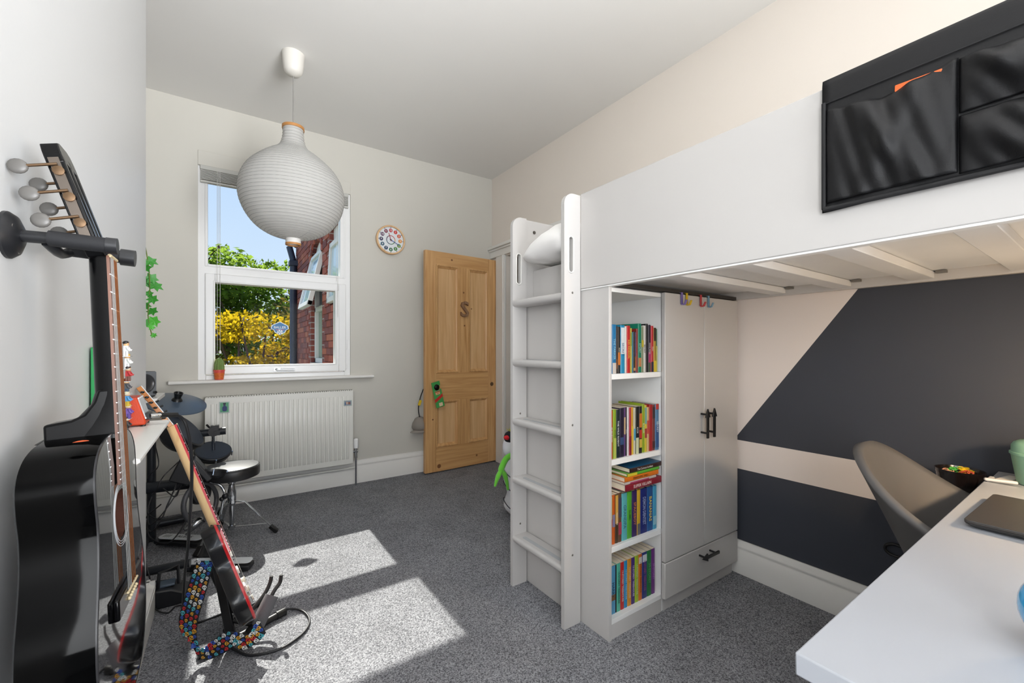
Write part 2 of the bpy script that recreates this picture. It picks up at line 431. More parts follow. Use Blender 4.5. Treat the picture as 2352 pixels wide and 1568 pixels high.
# venetian blind drawn up above the glass
bl = thing('window_blind', 'drawn-up pale grey slatted blind at the top of the window', 'blind', (.377, WY, 2.37))
m_slat = M('blind_slat', '#c9c8c2', .5)
MB().box(-.135, .885, WY - .012, WY + .018, 2.445, 2.475).build('head_rail', M('blind_rail', '#bdbcb6', .45), bl, bevel=.003)
sl = None
for i in range(9):
    z = 2.437 - i * .0078
    if sl is None:
        sl = MB().box(-.132, .882, WY - .018, WY + .018, z - .0018, z + .0018).build('slat', m_slat, bl); z0 = z
    else:
        c = sl.copy(); COL.objects.link(c); c.location = (0, 0, z - z0)
MB().box(-.134, .884, WY - .019, WY + .019, 2.352, 2.366).build('bottom_rail', m_slat, bl, bevel=.003)
m_cord = M('blind_cord', '#d9d8d4', .7); m_acorn = M('cord_pull_dark', '#3b3230', .4)
for x, zb, d in ((-.034, 1.14, 0), (-.024, 1.905, 0), (-.016, 1.14, 1), (.785, 1.72, 0), (.797, 1.42, 1)):
    c = MB().cyl((x, WY - .022, 2.445), (x, WY - .022, zb), .0013, 6).build('pull_cord', m_cord, bl)
    if x < .1: MB().lathe([(.001, 0), (.0075, .004), (.0085, .012), (.004, .022), (.002, .026)], 10, center=(x, WY - .022, zb - .022)).build('cord_pull', m_acorn if d == 0 else m_upvc, c, smooth=50)

# window sticker
stk = thing('window_sticker', 'blue shield-shaped football sticker on the lower window pane', 'sticker', (.375, FY1 - .037, 1.262))
sy = FY1 - .037
def shield(s): return [(.375 + x * s, 1.318 + z * s) for x, z in ((-.064, -.004), (-.058, .022), (0, .053), (.058, .022), (.064, -.004), (.045, -.014), (.036, -.034), (0, -.055), (-.036, -.034), (-.045, -.014))]
MB().prism(shield(1.0), sy - .0008, sy, 'y').build('border', M('sticker_white', '#f2f4f4', .5), stk)
MB().prism(shield(.90), sy - .0014, sy - .0008, 'y').build('field', M('sticker_blue', '#3f7fb4', .5), stk)
text('BALLER', (.375, sy - .0016, 1.324), (1, 0, 0), (0, 0, 1), .026, M('sticker_white', '', 0), stk, fit=.104)
MB().box(.345, .405, sy - .0018, sy - .0014, 1.302, 1.308).build('red_band', M('sticker_red', '#c87d86', .5), stk)
bb = MB().lathe([(.0205, 0), (.0205, .0006)], 20, center=(.375, sy - .002, 1.287), axis=(0, 1, 0)).build('ball', M('sticker_white', '', 0), stk)
pb = MB()
for k in range(6):
    a = k * PI / 3; rr = 0 if k == 5 else .0145
    pb.lathe([(.005, 0), (.005, .0004)], 5, center=(.375 + rr * math.cos(a * 1.2), sy - .0026, 1.287 + rr * math.sin(a * 1.2)), axis=(0, 1, 0))
pb.build('ball_patch', M('sticker_navy', '#2f6f9c', .5), bb)

# ------------------------------------------------------------------ pine door, standing open against the back wall
m_pine = wood('pine', '#bd8c56', '#dcb07a', 'z', 1.0, .38); m_pine_h = wood('pine_rail', '#bd8c56', '#d8ab74', 'x', 1.0, .38); m_pine_p = wood('pine_panel', '#c89a66', '#e2bb8a', 'z', .8, .4)
door = struct(thing('door_1', None, None, (2.33, 3.672, 0), (0, 0, math.radians(3.0))), 'stripped pine four-panel door standing open against the back wall')
def dx(X): return X - 2.33
D = dict(local=True)
Z0, Z1 = .012, 2.062
for (x0, x1) in ((1.526, 1.634), (2.216, 2.33)):
    MB().box(dx(x0), dx(x1), 0, .042, Z0, Z1).build('stile', m_pine, door, bevel=.002, **D)
for (z0, z1) in ((Z0, .236), (.668, .927), (1.94, Z1)):
    MB().box(dx(1.634), dx(2.216), 0.0004, .0416, z0, z1).build('rail', m_pine_h, door, **D)
for (z0, z1) in ((.236, .668), (.927, 1.94)):
    MB().box(dx(1.873), dx(1.987), 0.0004, .0416, z0, z1).build('muntin', m_pine, door, **D)
    for (x0, x1) in ((1.634, 1.873), (1.987, 2.216)):
        p = MB().box(dx(x0), dx(x1), .018, .026, z0, z1).build('door_panel', m_pine_p, door, **D)
        mo = MB(); X0, X1 = dx(x0), dx(x1); w = .028
        prof = [(0, -.002), (.003, -.007), (.010, -.007), (.014, .002), (.017, .004), (.024, .008), (.030, .0175)]
        # mitred moulding: nested rectangular loops
        vs = []; fs = []
        for (o, y) in prof: vs += [(X0 + o, y, z0 + o), (X1 - o, y, z0 + o), (X1 - o, y, z1 - o), (X0 + o, y, z1 - o)]
        for i in range(len(prof) - 1):
            for j in range(4): fs.append([i * 4 + j, i * 4 + (j + 1) % 4, (i + 1) * 4 + (j + 1) % 4, (i + 1) * 4 + j])
        MB().add(vs, fs).build('moulding', m_pine, p, smooth=30, **D)
m_iron = M('black_iron', '#161413', .35, metal=.6); m_brass = M('old_brass', '#6b5540', .4, metal=.8)
MB().lathe([(.012, 0), (.010, .012), (.026, .022), (.030, .034), (.024, .046), (.008, .052)], 18, center=(dx(1.621), 0, .80), axis=(0, -1, 0)).build('knob', m_iron, door, smooth=50, **D)
MB().lathe([(.012, 0), (.010, .012), (.026, .022), (.030, .034), (.024, .046), (.008, .052)], 18, center=(dx(1.574), .042, .80), axis=(0, 1, 0)).build('knob', m_brass, door, smooth=50, **D)
MB().lathe([(.020, 0), (.018, .004), (.002, .006)], 16, center=(dx(2.262), 0, .797), axis=(0, -1, 0)).build('key_escutcheon', m_brass, door, smooth=40, **D)
for z in (.25, 1.75): MB().cyl((.004, -.004, z), (.004, -.004, z + .09), .006, 8).build('hinge', m_iron, door, **D)
kn = M('pine_knot', '#7d5230', .5)
for (x, z, r) in ((1.93, 1.70, .009), (1.86, 1.53, .008), (1.94, 1.38, .009), (1.665, .06, .02), (2.08, .10, .011), (1.60, .5, .008), (2.03, 1.55, .007), (1.80, 2.0, .01)):
    inp = (1.634 < x < 1.873 or 1.987 < x < 2.216) and (.236 < z < .668 or .927 < z < 1.94)
    yy = .0175 if inp else -.0001
    MB().lathe([(r, 0), (r * .6, .0006)], 10, center=(dx(x), yy, z), axis=(0, -1, 0)).build('knot', kn, door, **D)

# wooden letter on the door
S = thing('wooden_letter', 'brown carved letter S fixed on the pine door', 'letter', (1.934, 3.648, 1.45))
text('S', (1.934, 3.637, 1.53), (1, .052, 0), (0, 0, 1), .21, wood('bark', '#7a5a42', '#a07c5c', 'z', 2.0, .8), S, name='letter_body', thick=9)

# door hanger on the black knob (a little printed card)
hx, hz = 1.636, .734
R = Matrix.Translation((hx, 3.596, hz)) @ Matrix.Rotation(math.radians(-13), 4, 'Y')
hang = thing('door_hanger', 'green card hanger with a red band hooked on the door knob', 'door hanger', (hx, 3.60, hz - .1))
card = [(-.042, -.12), (.042, -.12), (.042, .045), (.030, .048), (.018, .038), (-.004, .038), (-.022, .055), (-.02, .085), (0, .098), (.02, .088), (.03, .075), (.042, .085), (.04, .12), (-.042, .12)]
MB(R).prism(card, -.001, .001, 'y').build('card', M('hanger_green', '#3f9a4c', .5), hang)
MB(R).add([(-.043, -.0018, -.07), (.043, -.0018, -.03), (.043, -.0018, .0), (-.043, -.0018, -.04)], [[0, 1, 2, 3]]).build('red_band', M('hanger_red', '#c22a24', .5), hang)
MB(R).box(-.022, .022, -.002, -.001, .0, .025).build('picture', M('hanger_tan', '#d9a57c', .6), hang)
MB(R).box(-.026, .026, -.0022, -.001, .022, .03).box(-.006, .006, -.0024, -.001, .008, .014).build('picture', M('hanger_orange', '#b5532c', .6), hang)
MB(R).box(-.03, .03, -.002, -.001, .034, .037).build('print_line', M('hanger_grey', '#9ca8a0', .6), hang)
MB(R).box(-.01, .026, -.002, -.001, -.112, -.08).build('picture', M('hanger_cream', '#e5cda8', .6), hang)

# cap hanging behind the door edge
cap = thing('hanging_cap', 'grey peaked cap hanging by a yellow-tipped strap behind the door', 'cap', (1.50, 3.715, .36))
MB().lathe([(.02, .0), (.062, .006), (.075, .03), (.068, .07), (.045, .11), (.01, .128)], 20, center=(1.512, 3.725, .40)).build('crown', M('cap_grey', '#8f8880', .8), cap, smooth=60)
MB().grid(10, 3, lambda u, v: (1.512 + (.065 + .05 * v) * math.cos(PI * (.9 + u * .9)) * .9, 3.70 + (.02 + .03 * v) * math.sin(PI * (.9 + u * .9)), .41 - .02 * v)).build('peak', M('cap_grey', '', 0), cap, solid=.003, smooth=60)
MB().tube(bez([(1.508, 3.71, .50), (1.492, 3.71, .60), (1.512, 3.715, .70), (1.545, 3.72, .78)], 8), .005, 6).build('strap', M('strap_black', '#1e1c1b', .7), cap)
MB().cbox((1.505, 3.71, .655), (.022, .012, .05), rot_about('Y', 20)).build('strap_tip', M('strap_yellow', '#e2c021', .5), cap)

# ================================================================== OUTSIDE
m_brick_base = None
def brick_wall_mat():
    m = bpy.data.materials.new('brickwork'); m.use_nodes = True; nt = m.node_tree; b = nt.nodes['Principled BSDF']; b.inputs['Roughness'].default_value = .9
    g = nt.nodes.new('ShaderNodeNewGeometry'); s = nt.nodes.new('ShaderNodeSeparateXYZ'); c = nt.nodes.new('ShaderNodeCombineXYZ')
    nt.links.new(g.outputs['Position'], s.inputs[0]); nt.links.new(s.outputs['Y'], c.inputs[0]); nt.links.new(s.outputs['Z'], c.inputs[1])
    t = nt.nodes.new('ShaderNodeTexBrick'); nt.links.new(c.outputs[0], t.inputs['Vector'])
    t.inputs['Scale'].default_value = 1; t.inputs['Brick Width'].default_value = .225; t.inputs['Row Height'].default_value = .075; t.inputs['Mortar Size'].default_value = .006
    t.inputs['Color1'].default_value = lin('#8d4a3c'); t.inputs['Color2'].default_value = lin('#6d3a38'); t.inputs['Mortar'].default_value = lin('#a39892')
    nt.links.new(t.outputs['Color'], b.inputs['Base Color']); return m
house = thing('brick_wing', 'red brick house wing with white windows outside the bedroom window', 'building', (1.5, 5.9, -3.0))
BX = .94
b = MB(); oy = [(4.28, 4.86, 1.62, 2.45), (5.28, 6.02, .98, 2.50)]
m_bw = brick_wall_mat()
for (y0, y1, z0, z1) in ((4.08, 4.28, -3, 2.95), (4.28, 4.86, -3, 1.62), (4.28, 4.86, 2.45, 2.95), (4.86, 5.28, -3, 2.95), (5.28, 6.02, -3, .98), (5.28, 6.02, 2.50, 2.95), (6.02, 7.34, -3, 2.95)):
    b.box(BX + .010, BX + .25, y0, y1, z0, z1)
b.box(BX + .25, 4.5, 7.1, 7.34, -3, 2.95)
b.build('wall', m_bw, house)
bm = [M('brick_%d' % i, c, .9, var=.16, vscale=30, bump=.4, bscale=90) for i, c in enumerate(('#9a5142', '#8a4336', '#7a4440', '#a35c46', '#6f3c3a'))]
proto = {}
def in_open(y0, y1, z0, z1):
    for (a, b_, c, d) in oy:
        if y1 > a - .005 and y0 < b_ + .005 and z1 > c - .005 and z0 < d + .005: return True
    return False
for r in range(24):
    z = .945 + r * .075
    y = 4.10 - (.1125 if r % 2 else 0)
    while y < 7.33:
        y0, y1 = max(y, 4.085) + .005, min(y + .225, 7.338) - .005
        if y1 - y0 > .04 and not in_open(y0, y1, z, z + .065):
            k = random.randrange(5); key = (round(y1 - y0, 3), k)
            if key not in proto:
                L = y1 - y0
                o = MB().box(0, .016, 0, L, 0, .065).build('brick', bm[k], house, local=True); proto[key] = o
            else:
                o = proto[key].copy(); COL.objects.link(o)
            o.location = Vector((BX + random.uniform(-.0015, .002), y0, z)) - Vector((1.5, 5.9, -3.0))
        y += .225
m_bwood = M('outside_white', '#d9d6d2', .5)
def ext_window(y0, y1, z0, zs, z1, arch, open_deg):
    t = MB(); w = .06
    t.box(BX + .05, BX + .12, y0, y0 + w, z0, z1 - .12).box(BX + .05, BX + .12, y1 - w, y1, z0, z1 - .12).box(BX + .05, BX + .12, y0, y1, z0, z0 + w).box(BX + .05, BX + .12, y0, y1, zs - w / 2, zs + w / 2)
    if arch:
        pts = [(( y0 + y1) / 2 - (y1 - y0) / 2 * math.cos(PI * i / 12), z1 - .22 + .22 * math.sin(PI * i / 12)) for i in range(13)]
        t.prism(pts, BX + .06, BX + .11, 'x')
    else: t.box(BX + .05, BX + .12, y0, y1, z1 - .12, z1)
    fr = t.build('window', m_bwood, house, bevel=.004)
    MB().box(BX + .09, BX + .094, y0 + w, y1 - w, z0 + w, zs - w / 2).build('pane', M('outside_glass_green', '#5f7a63', .08, spec=.8), fr)
    MB().box(BX + .10, BX + .13, y0 + w, y1 - w, zs, z1 - .15).build('pane', M('outside_dark', '#2a3040', .3), fr)
    # top-hung sash swung outwards
    A = Matrix.Translation((BX + .03, 0, z1 - .17)) @ Matrix.Rotation(math.radians(open_deg), 4, 'Y')
    hh = z1 - .17 - zs + .02
    s = MB(A); s.box(-.025, .025, y0, y0 + .055, -hh, 0).box(-.025, .025, y1 - .055, y1, -hh, 0).box(-.025, .025, y0, y1, -.055, 0).box(-.025, .025, y0, y1, -hh, -hh + .055)
    s = s.build('open_sash', m_bwood, house, bevel=.004)
    MB(A).box(-.004, .004, y0 + .05, y1 - .05, -hh + .05, -.05).build('pane', M('outside_glass_sky', '#b8cfdf', .05, spec=1.0), s)
ext_window(5.28, 6.02, .98, 1.66, 2.50, True, 13)
ext_window(4.28, 4.86, 1.62, 1.66, 2.45, False, 3)
# arch of brick over the window
for i in range(9):
    a = PI * (i + .5) / 9
    c = Vector((BX + .006, 5.65 - .40 * math.cos(a), 2.28 + .26 * math.sin(a)))
    MB().cbox((0, 0, 0), (.02, .065, .10), Matrix.Rotation(a - PI / 2, 3, 'X')).build('arch_brick', bm[i % 5], house, local=True).location = c - Vector((1.5, 5.9, -3.0))
m_pipe = M('navy_pipe', '#232b3d', .4)
MB().cyl((BX - .05, 7.22, -3), (BX - .05, 7.22, 2.45), .05, 12).build('drain_pipe', m_pipe, house, smooth=40)
MB().box(BX - .11, BX + .02, 7.14, 7.30, 2.42, 2.50).cyl((BX - .05, 7.22, 2.5), (BX - .10, 7.26, 2.72), .045, 10).build('pipe_hopper', m_pipe, house, bevel=.006)
MB().cyl((BX + .02, 4.08, 2.80), (BX + .02, 7.45, 2.80), .05, 12).build('gutter', m_pipe, house, smooth=40)
MB().add([(BX - .02, 4.06, 2.86), (BX - .02, 7.45, 2.86), (3.2, 7.45, 4.3), (3.2, 4.06, 4.3), (BX - .02, 4.06, 2.92), (BX - .02, 7.45, 2.92), (3.2, 7.45, 4.36), (3.2, 4.06, 4.36)],
         [[3, 2, 1, 0], [4, 5, 6, 7], [0, 1, 5, 4], [1, 2, 6, 5], [2, 3, 7, 6], [3, 0, 4, 7]]).build('roof', M('slate', '#4b4c54', .8), house)
struct(MB().box(-40, 40, 4.08, 80, -3.1, -3.0).build('ground', M('garden_grass', '#5d6b3c', .9, var=.3, vscale=3)), 'grassy garden ground below the window')

def leaf_mat(name, c, tr):
    m = bpy.data.materials.new(name); m.use_nodes = True; nt = m.node_tree
    for n in list(nt.nodes): nt.nodes.remove(n)
    o = nt.nodes.new('ShaderNodeOutputMaterial'); d = nt.nodes.new('ShaderNodeBsdfDiffuse'); t = nt.nodes.new('ShaderNodeBsdfTranslucent'); mx = nt.nodes.new('ShaderNodeMixShader'); mx.inputs[0].default_value = .5
    tc = nt.nodes.new('ShaderNodeTexCoord'); n = nt.nodes.new('ShaderNodeTexNoise'); n.inputs['Scale'].default_value = 3.0
    nt.links.new(tc.outputs['Object'], n.inputs['Vector'])
    for bs, col in ((d, c), (t, tr)):
        r = nt.nodes.new('ShaderNodeValToRGB'); r.color_ramp.elements[0].position = .35; r.color_ramp.elements[1].position = .65
        r.color_ramp.elements[0].color = lin(col[0]); r.color_ramp.elements[1].color = lin(col[1])
        nt.links.new(n.outputs['Fac'], r.inputs[0]); nt.links.new(r.outputs[0], bs.inputs['Color'])
    nt.links.new(d.outputs[0], mx.inputs[1]); nt.links.new(t.outputs[0], mx.inputs[2]); nt.links.new(mx.outputs[0], o.inputs[0]); return m
def tree(name, label, base, h, blobs, nleaf, size, lm, bark, seed):
    rnd = random.Random(seed)
    t = thing(name, label, 'tree', base, group='trees beyond the bedroom window')
    B = Vector(base)
    tr = MB(); top = B + Vector((.1, 0, h * .6)); tr.tube(bez([B, B + Vector((.05, .1, h * .3)), top], 6), [.16 - .008 * i for i in range(13)], 10)
    tr.build('trunk', bark, t, smooth=60)
    br = MB(); lf = MB(); tot = sum(q[3] * q[4] * q[5] for q in blobs)
    for (x, y, z, rx, ry, rz) in blobs:
        c = B + Vector((x, y, z))
        br.tube(bez([B + Vector((.05, .05, h * rnd.uniform(.25, .5))), (B + c) / 2 + Vector((rnd.uniform(-.2, .2), 0, .3 * h * .3)), c], 5), [.05 - .0035 * i for i in range(11)], 6)
        for k in range(5):
            q = c + Vector((rnd.uniform(-1, 1) * rx, rnd.uniform(-1, 1) * ry, rnd.uniform(-1, 1) * rz)) * .8
            br.tube([c, (c + q) / 2 + Vector((0, 0, .06)), q], [.02, .014, .006], 5)
        for k in range(int(nleaf * rx * ry * rz / tot)):
            while True:
                u = Vector((rnd.uniform(-1, 1), rnd.uniform(-1, 1), rnd.uniform(-1, 1)))
                if .25 < u.length < 1: break
            p = c + Vector((u.x * rx, u.y * ry, u.z * rz))
            a = Vector((rnd.gauss(0, 1), rnd.gauss(0, 1), rnd.gauss(0, .7))).normalized(); bb = a.orthogonal().normalized(); bb = (bb * math.cos(k) + a.cross(bb) * math.sin(k)).normalized()
            s = size * rnd.uniform(.6, 1.25)
            lf.add([p - a * s, p + bb * s * .5, p + a * s, p - bb * s * .5], [[0, 1, 2, 3]])
    br.build('branch', bark, t, smooth=60)
    lf.build('foliage', lm, t, kind='stuff')
    return t
m_bark = M('bark_brown', '#4a3b2e', .9, var=.2, bump=.5)
lm_y = leaf_mat('leaf_yellow', ('#7d6a16', '#a88f1c'), ('#a08714', '#e6c426'))
lm_g = leaf_mat('leaf_green', ('#3f5722', '#5b772c'), ('#6f8c2a', '#a8c44c'))
lm_d = leaf_mat('leaf_dark', ('#3a3a26', '#5b5330'), ('#5a5a2c', '#8a7a38'))
rb = random.Random(3)
bl_y = [(rb.uniform(-1.3, 1.5), rb.uniform(-.7, .7), rb.uniform(1.9, 5.0), .5, .5, .34) for i in range(30)]
bl_g = [(rb.uniform(-2.2, 2.3), rb.uniform(-.9, .9), rb.uniform(2.6, 6.55), .8, .75, .5) for i in range(36)]
bl_d = [(rb.uniform(-2.5, 2.5), rb.uniform(-.6, .6), rb.uniform(1.2, 5.4), .9, .7, .75) for i in range(24)]
tree('yellow_leaved_tree', 'tree with bright yellow leaves in front of the green one outside', (.75, 10.2, -3), 6.0, bl_y, 9500, .055, lm_y, m_bark, 11)
tree('green_leaved_tree', 'tall green leafed tree rising behind the yellow one outside', (1.15, 14.2, -3), 6.6, bl_g, 15000, .085, lm_g, m_bark, 12)
tree('dark_leaved_tree', 'brownish dark leafed tree at the left behind the yellow one outside', (-.1, 12.0, -3), 6.4, bl_d, 11000, .075, lm_d, m_bark, 13)

# ================================================================== FURNITURE
m_foil = M('white_foil', '#bab7b4', .32, spec=.45, var=.008, vscale=3)
m_foil_in = M('white_foil_inside', '#e0e0de', .35, spec=.4, var=.008, vscale=3)
m_grip = M('grip_grey', '#a9abad', .6); m_screw = M('screw_steel', '#8a8680', .35, metal=.9)
BF = 1.243   # front face of bed / unit
bed = thing('loft_bed', 'white loft bed with deep side panel and built-in ladder', 'loft bed', (1.70, .70, 0))
MB().box(BF, BF + .018, -.32, 1.306, 1.403, 1.803).build('side_panel', m_foil, bed, bevel=.003)
MB().box(BF + .002, BF + .03, -.32, 1.306, 1.397, 1.4028).build('panel_lip', m_foil_in, bed, bevel=.001)
MB().box(2.170, 2.198, -.32, 1.70, 1.403, 1.70).build('side_panel', m_foil, bed, bevel=.003)
MB().box(BF + .004, 2.198, 1.700, 1.718, 1.403, 1.797).build('end_panel', m_foil, bed, bevel=.003)
MB().box(BF, 2.198, -.338, -.32, 0, 1.803).build('end_panel', m_foil, bed, bevel=.003)
MB().box(BF + .05, BF + .068, 1.306, 1.70, 1.403, 1.545).build('low_side_board', m_foil, bed, bevel=.002)
for (x, z) in ((1.30, 1.74), (1.30, 1.655)):
    MB().lathe([(.009, 0), (.008, .003), (.003, .0035)], 12, center=(x, 1.70, z), axis=(0, -1, 0)).build('bolt', M('bolt_dark', '#5b5752', .4, metal=.7), bed)
def slotted_plate(b, x0, x1, z0, z1, sx, sz0, sz1, sw, y0, y1, r):
    """plate in the x-z plane with a rounded vertical slot and a rounded upper front corner"""
    n = 8
    outer = [(x1, z0), (x1, z1)] + [(x0 + r + r * math.cos(math.radians(90 + 90 * i / n)), z1 - r + r * math.sin(math.radians(90 + 90 * i / n))) for i in range(n + 1)] + [(x0, z0)]
    hw = sw / 2
    hole = [(sx + hw * math.cos(PI * i / n), sz1 - hw + hw * math.sin(PI * i / n)) for i in range(n + 1)] + [(sx - hw * math.cos(PI * i / n), sz0 + hw - hw * math.sin(PI * i / n)) for i in range(n + 1)]
    zc = (sz0 + sz1) / 2
    # split into strips: below slot, above slot, and two sides following the hole
    parts = []
    parts.append([(x0, z0), (x1, z0), (x1, sz0), (x0, sz0)])
    parts.append([(x1, sz1), (x1, z1)] + outer[2:-1] + [(x0, sz1)])
    right = [(x1, sz0), (x1, sz1), (sx, sz1)] + [p for p in hole[:n + 1][::-1] if p[0] >= sx][::-1][::-1]
    rr = [p for p in hole if p[0] >= sx - 1e-9]; rr.sort(key=lambda p: -p[1])
    ll = [p for p in hole if p[0] <= sx + 1e-9]; ll.sort(key=lambda p: p[1])
    parts.append([(x1, sz0), (x1, sz1), (sx, sz1)] + rr + [(sx, sz0)])
    parts.append([(x0, sz1), (x0, sz0), (sx, sz0)] + ll + [(sx, sz1)])
    for p in parts:
        q = [p[0]]
        for k in p[1:]:
            if (k[0] - q[-1][0]) ** 2 + (k[1] - q[-1][1]) ** 2 > 1e-10: q.append(k)
        b.prism(q, y0, y1, 'y')
    return hole
for (y0, y1, x0) in ((1.306, 1.326, 1.154), (1.688, 1.708, 1.160)):
    b = MB(); hole = slotted_plate(b, x0, BF, 0, 1.797, x0 + .036, 1.468, 1.618, .021, y0, y1, .05)
    rail = b.build('ladder_rail', m_foil, bed)
    cx, n = x0 + .036, 10
    path = [(cx + .0135 * math.cos(a), (y0), 1.6045 + .0135 * math.sin(a)) for a in [PI * i / n for i in range(n + 1)]] + [(cx - .0135 * math.cos(a), y0, 1.4815 - .0135 * math.sin(a)) for a in [PI * i / n for i in range(n + 1)]]
    MB().tube(path, .0035, 6, closed=True).build('slot_rim', M('slot_rim_white', '#d6d4cf', .4), rail, smooth=60)
    for z in (1.385, .835, .295): MB().lathe([(.005, 0), (.0045, .001)], 8, center=(x0 + .045, y0, z), axis=(0, -1, 0)).build('screw', m_screw, rail)
# treads
tr = None
for i, z in enumerate((1.388, 1.100, .815, .533, .247)):
    if tr is None:
        pr = [(1.163, z - .028), (1.159, z - .020), (1.158, z - .010), (1.162, z - .002), (1.170, z), (1.245, z), (1.245, z - .03), (1.172, z - .032)]
        tr = MB().prism(pr, 1.326, 1.688, 'y').build('tread', m_foil, bed, smooth=50); zt = z
        gp = rrect(1.185, 1.205, 1.37, 1.645, .009)
        gr = MB().prism(gp, z, z + .0012, 'z').build('grip_strip', m_grip, tr)
    else:
        c = tr.copy(); COL.objects.link(c); c.location = (0, 0, z - zt)
        g = gr.copy(); COL.objects.link(g); g.parent = c
MB().box(BF + .03, 2.168, 1.135, 1.165, 1.4005, 1.4165).build('shadow_gap_strip', M('shadow_gap_dark', '#2c2926', .7), bed)  # dark strip put in as the shadow gap between wardrobe and bed
# slatted base
m_base = M('bed_base', '#dddfe2', .6); m_beam = M('bed_beam', '#d9dadc', .55)
for y in (1.66, 1.28, .94, .69, .44, .19, -.06, -.28):
    MB().box(BF + (.02 if y < 1.3 else .07), 2.17, y - .034, y + .034, 1.412, 1.438).build('cross_beam', m_beam, bed, bevel=.002)
edges = [1.69, 1.28, .94, .69, .44, .19, -.06, -.31]
for a, c in zip(edges[:-1], edges[1:]):
    MB().box(BF + (.022 if a < 1.3 else .07), 2.168, c + .003, a - .003, 1.440, 1.456).build('base_board', m_base, bed)
for y in (.885, .635, .385): MB().box(2.150, 2.170, y - .014, y + .014, 1.428, 1.438).build('bracket', m_screw, bed)
tag(MB().box(BF + .075, 2.165, -.31, 1.695, 1.457, 1.558).build('mattress', M('mattress_white', '#e8e6e2', .8, bump=.2, bscale=40), bevel=.02), 'white mattress on the loft bed, its corner showing by the ladder', 'mattress')
def pil(u, v):
    a = 2 * PI * u; t = PI * (v - .5); c = math.cos(t) ** .55; s = math.sin(t)
    x = 1.50 + .19 * (abs(math.cos(a)) ** .5) * (1 if math.cos(a) > 0 else -1) * c
    y = 1.50 + .185 * (abs(math.sin(a)) ** .5) * (1 if math.sin(a) > 0 else -1) * c
    k = min(1, max(0, (1.69 - y) / .24)); hh = .016 + .062 * k ** .7
    return (x - .14, y, 1.560 + hh + hh * s + (.006 * math.sin(7 * a + 9 * v) + .005 * math.sin(23 * x + 31 * y) + .004 * math.sin(60 * y + 20 * x)) * c * k)
tag(MB().grid(40, 16, pil).build('pillow', M('pillow_white', '#eceae7', .85, bump=.35, bscale=25), smooth=80), 'soft white pillow seen through the top of the ladder', 'pillow')

# ------------------------------------------------------------------ bookcase
bc = thing('bookcase', 'narrow white open bookcase of four shelves beside the wardrobe', 'bookcase', (1.42, 1.42, 0))
MB().box(BF + .007, BF + .023, 1.152, 1.698, 0, 1.398).build('side_panel', m_foil, bc, bevel=.0015)
MB().box(1.586, 1.598, 1.160, 1.698, 0, 1.398).build('side_panel', m_foil_in, bc, bevel=.001)
MB().box(BF + .023, 1.586, 1.48, 1.49, 0.06, 1.39).build('back_panel', m_foil_in, bc)
MB().box(BF + .023, 1.586, 1.156, 1.48, 1.378, 1.396).build('top_panel', m_foil_in, bc, bevel=.001)
SZ = [1.052, .711, .365, .076]
for z in SZ[:3]: MB().box(BF + .023, 1.586, 1.156, 1.48, z - .022, z).build('shelf', m_foil_in, bc, bevel=.001)
MB().box(BF + .023, 1.586, 1.158, 1.48, SZ[3] - .018, SZ[3]).build('shelf', m_foil_in, bc, bevel=.001)
MB().box(BF + .023, 1.586, 1.158, 1.172, 0, SZ[3] - .018).build('plinth', m_foil, bc)
# ------------------------------------------------------------------ wardrobe
wd = thing('wardrobe', 'white two-door wardrobe with a drawer and black arrow handles', 'wardrobe', (1.89, 1.42, 0))
MB().box(1.600, 2.186, 1.155, 1.698, 0.05, 1.396).build('body', m_foil_in, wd, bevel=.001)
MB().box(1.600, 2.17, 1.158, 1.178, 0, .05).build('plinth', m_foil, wd)
m_blk = M('black_metal', '#131313', .38, spec=.5)
DY0, DY1 = 1.132, 1.152
doors = []
for (x0, x1) in ((1.577, 1.874), (1.877, 2.176)):
    doors.append(MB().box(x0, x1, DY0, DY1, .226, 1.397).build('door', m_foil, wd, bevel=.003))
drawer = MB().box(1.577, 2.176, DY0, DY1, .066, .221).build('drawer', m_foil, wd, bevel=.003)
def arrow(base, up, side, parent):
    """flat arrow pull on two stand-offs"""
    base = Vector(base); u = Vector(up); s = Vector(side); n = Vector((0, -1, 0))
    b = MB()
    def P(a, c, d): return tuple(base + u * a + s * c + n * d)
    sh = [(-.066, -.0065), (.030, -.0065), (.030, -.018), (.070, -.0), (.030, .018), (.030, .0065), (-.066, .0065)]
    k = len(sh); vs = [P(a, c, .030) for a, c in sh] + [P(a, c, .038) for a, c in sh]
    fs = [list(range(k))[::-1], list(range(k, 2 * k))] + [[i, (i + 1) % k, k + (i + 1) % k, k + i] for i in range(k)]
    b.add(vs, fs)
    for a in (-.043, .043): b.cyl(P(a, 0, 0), P(a, 0, .032), .0048, 10)
    return b.build('handle', m_blk, parent, bevel=.001)
arrow((1.848, DY0, .805), (0, 0, 1), (1, 0, 0), doors[0])
arrow((1.903, DY0, .805), (0, 0, 1), (1, 0, 0), doors[1])
arrow((1.877, DY0, .190), (-1, 0, 0), (0, 0, 1), drawer)
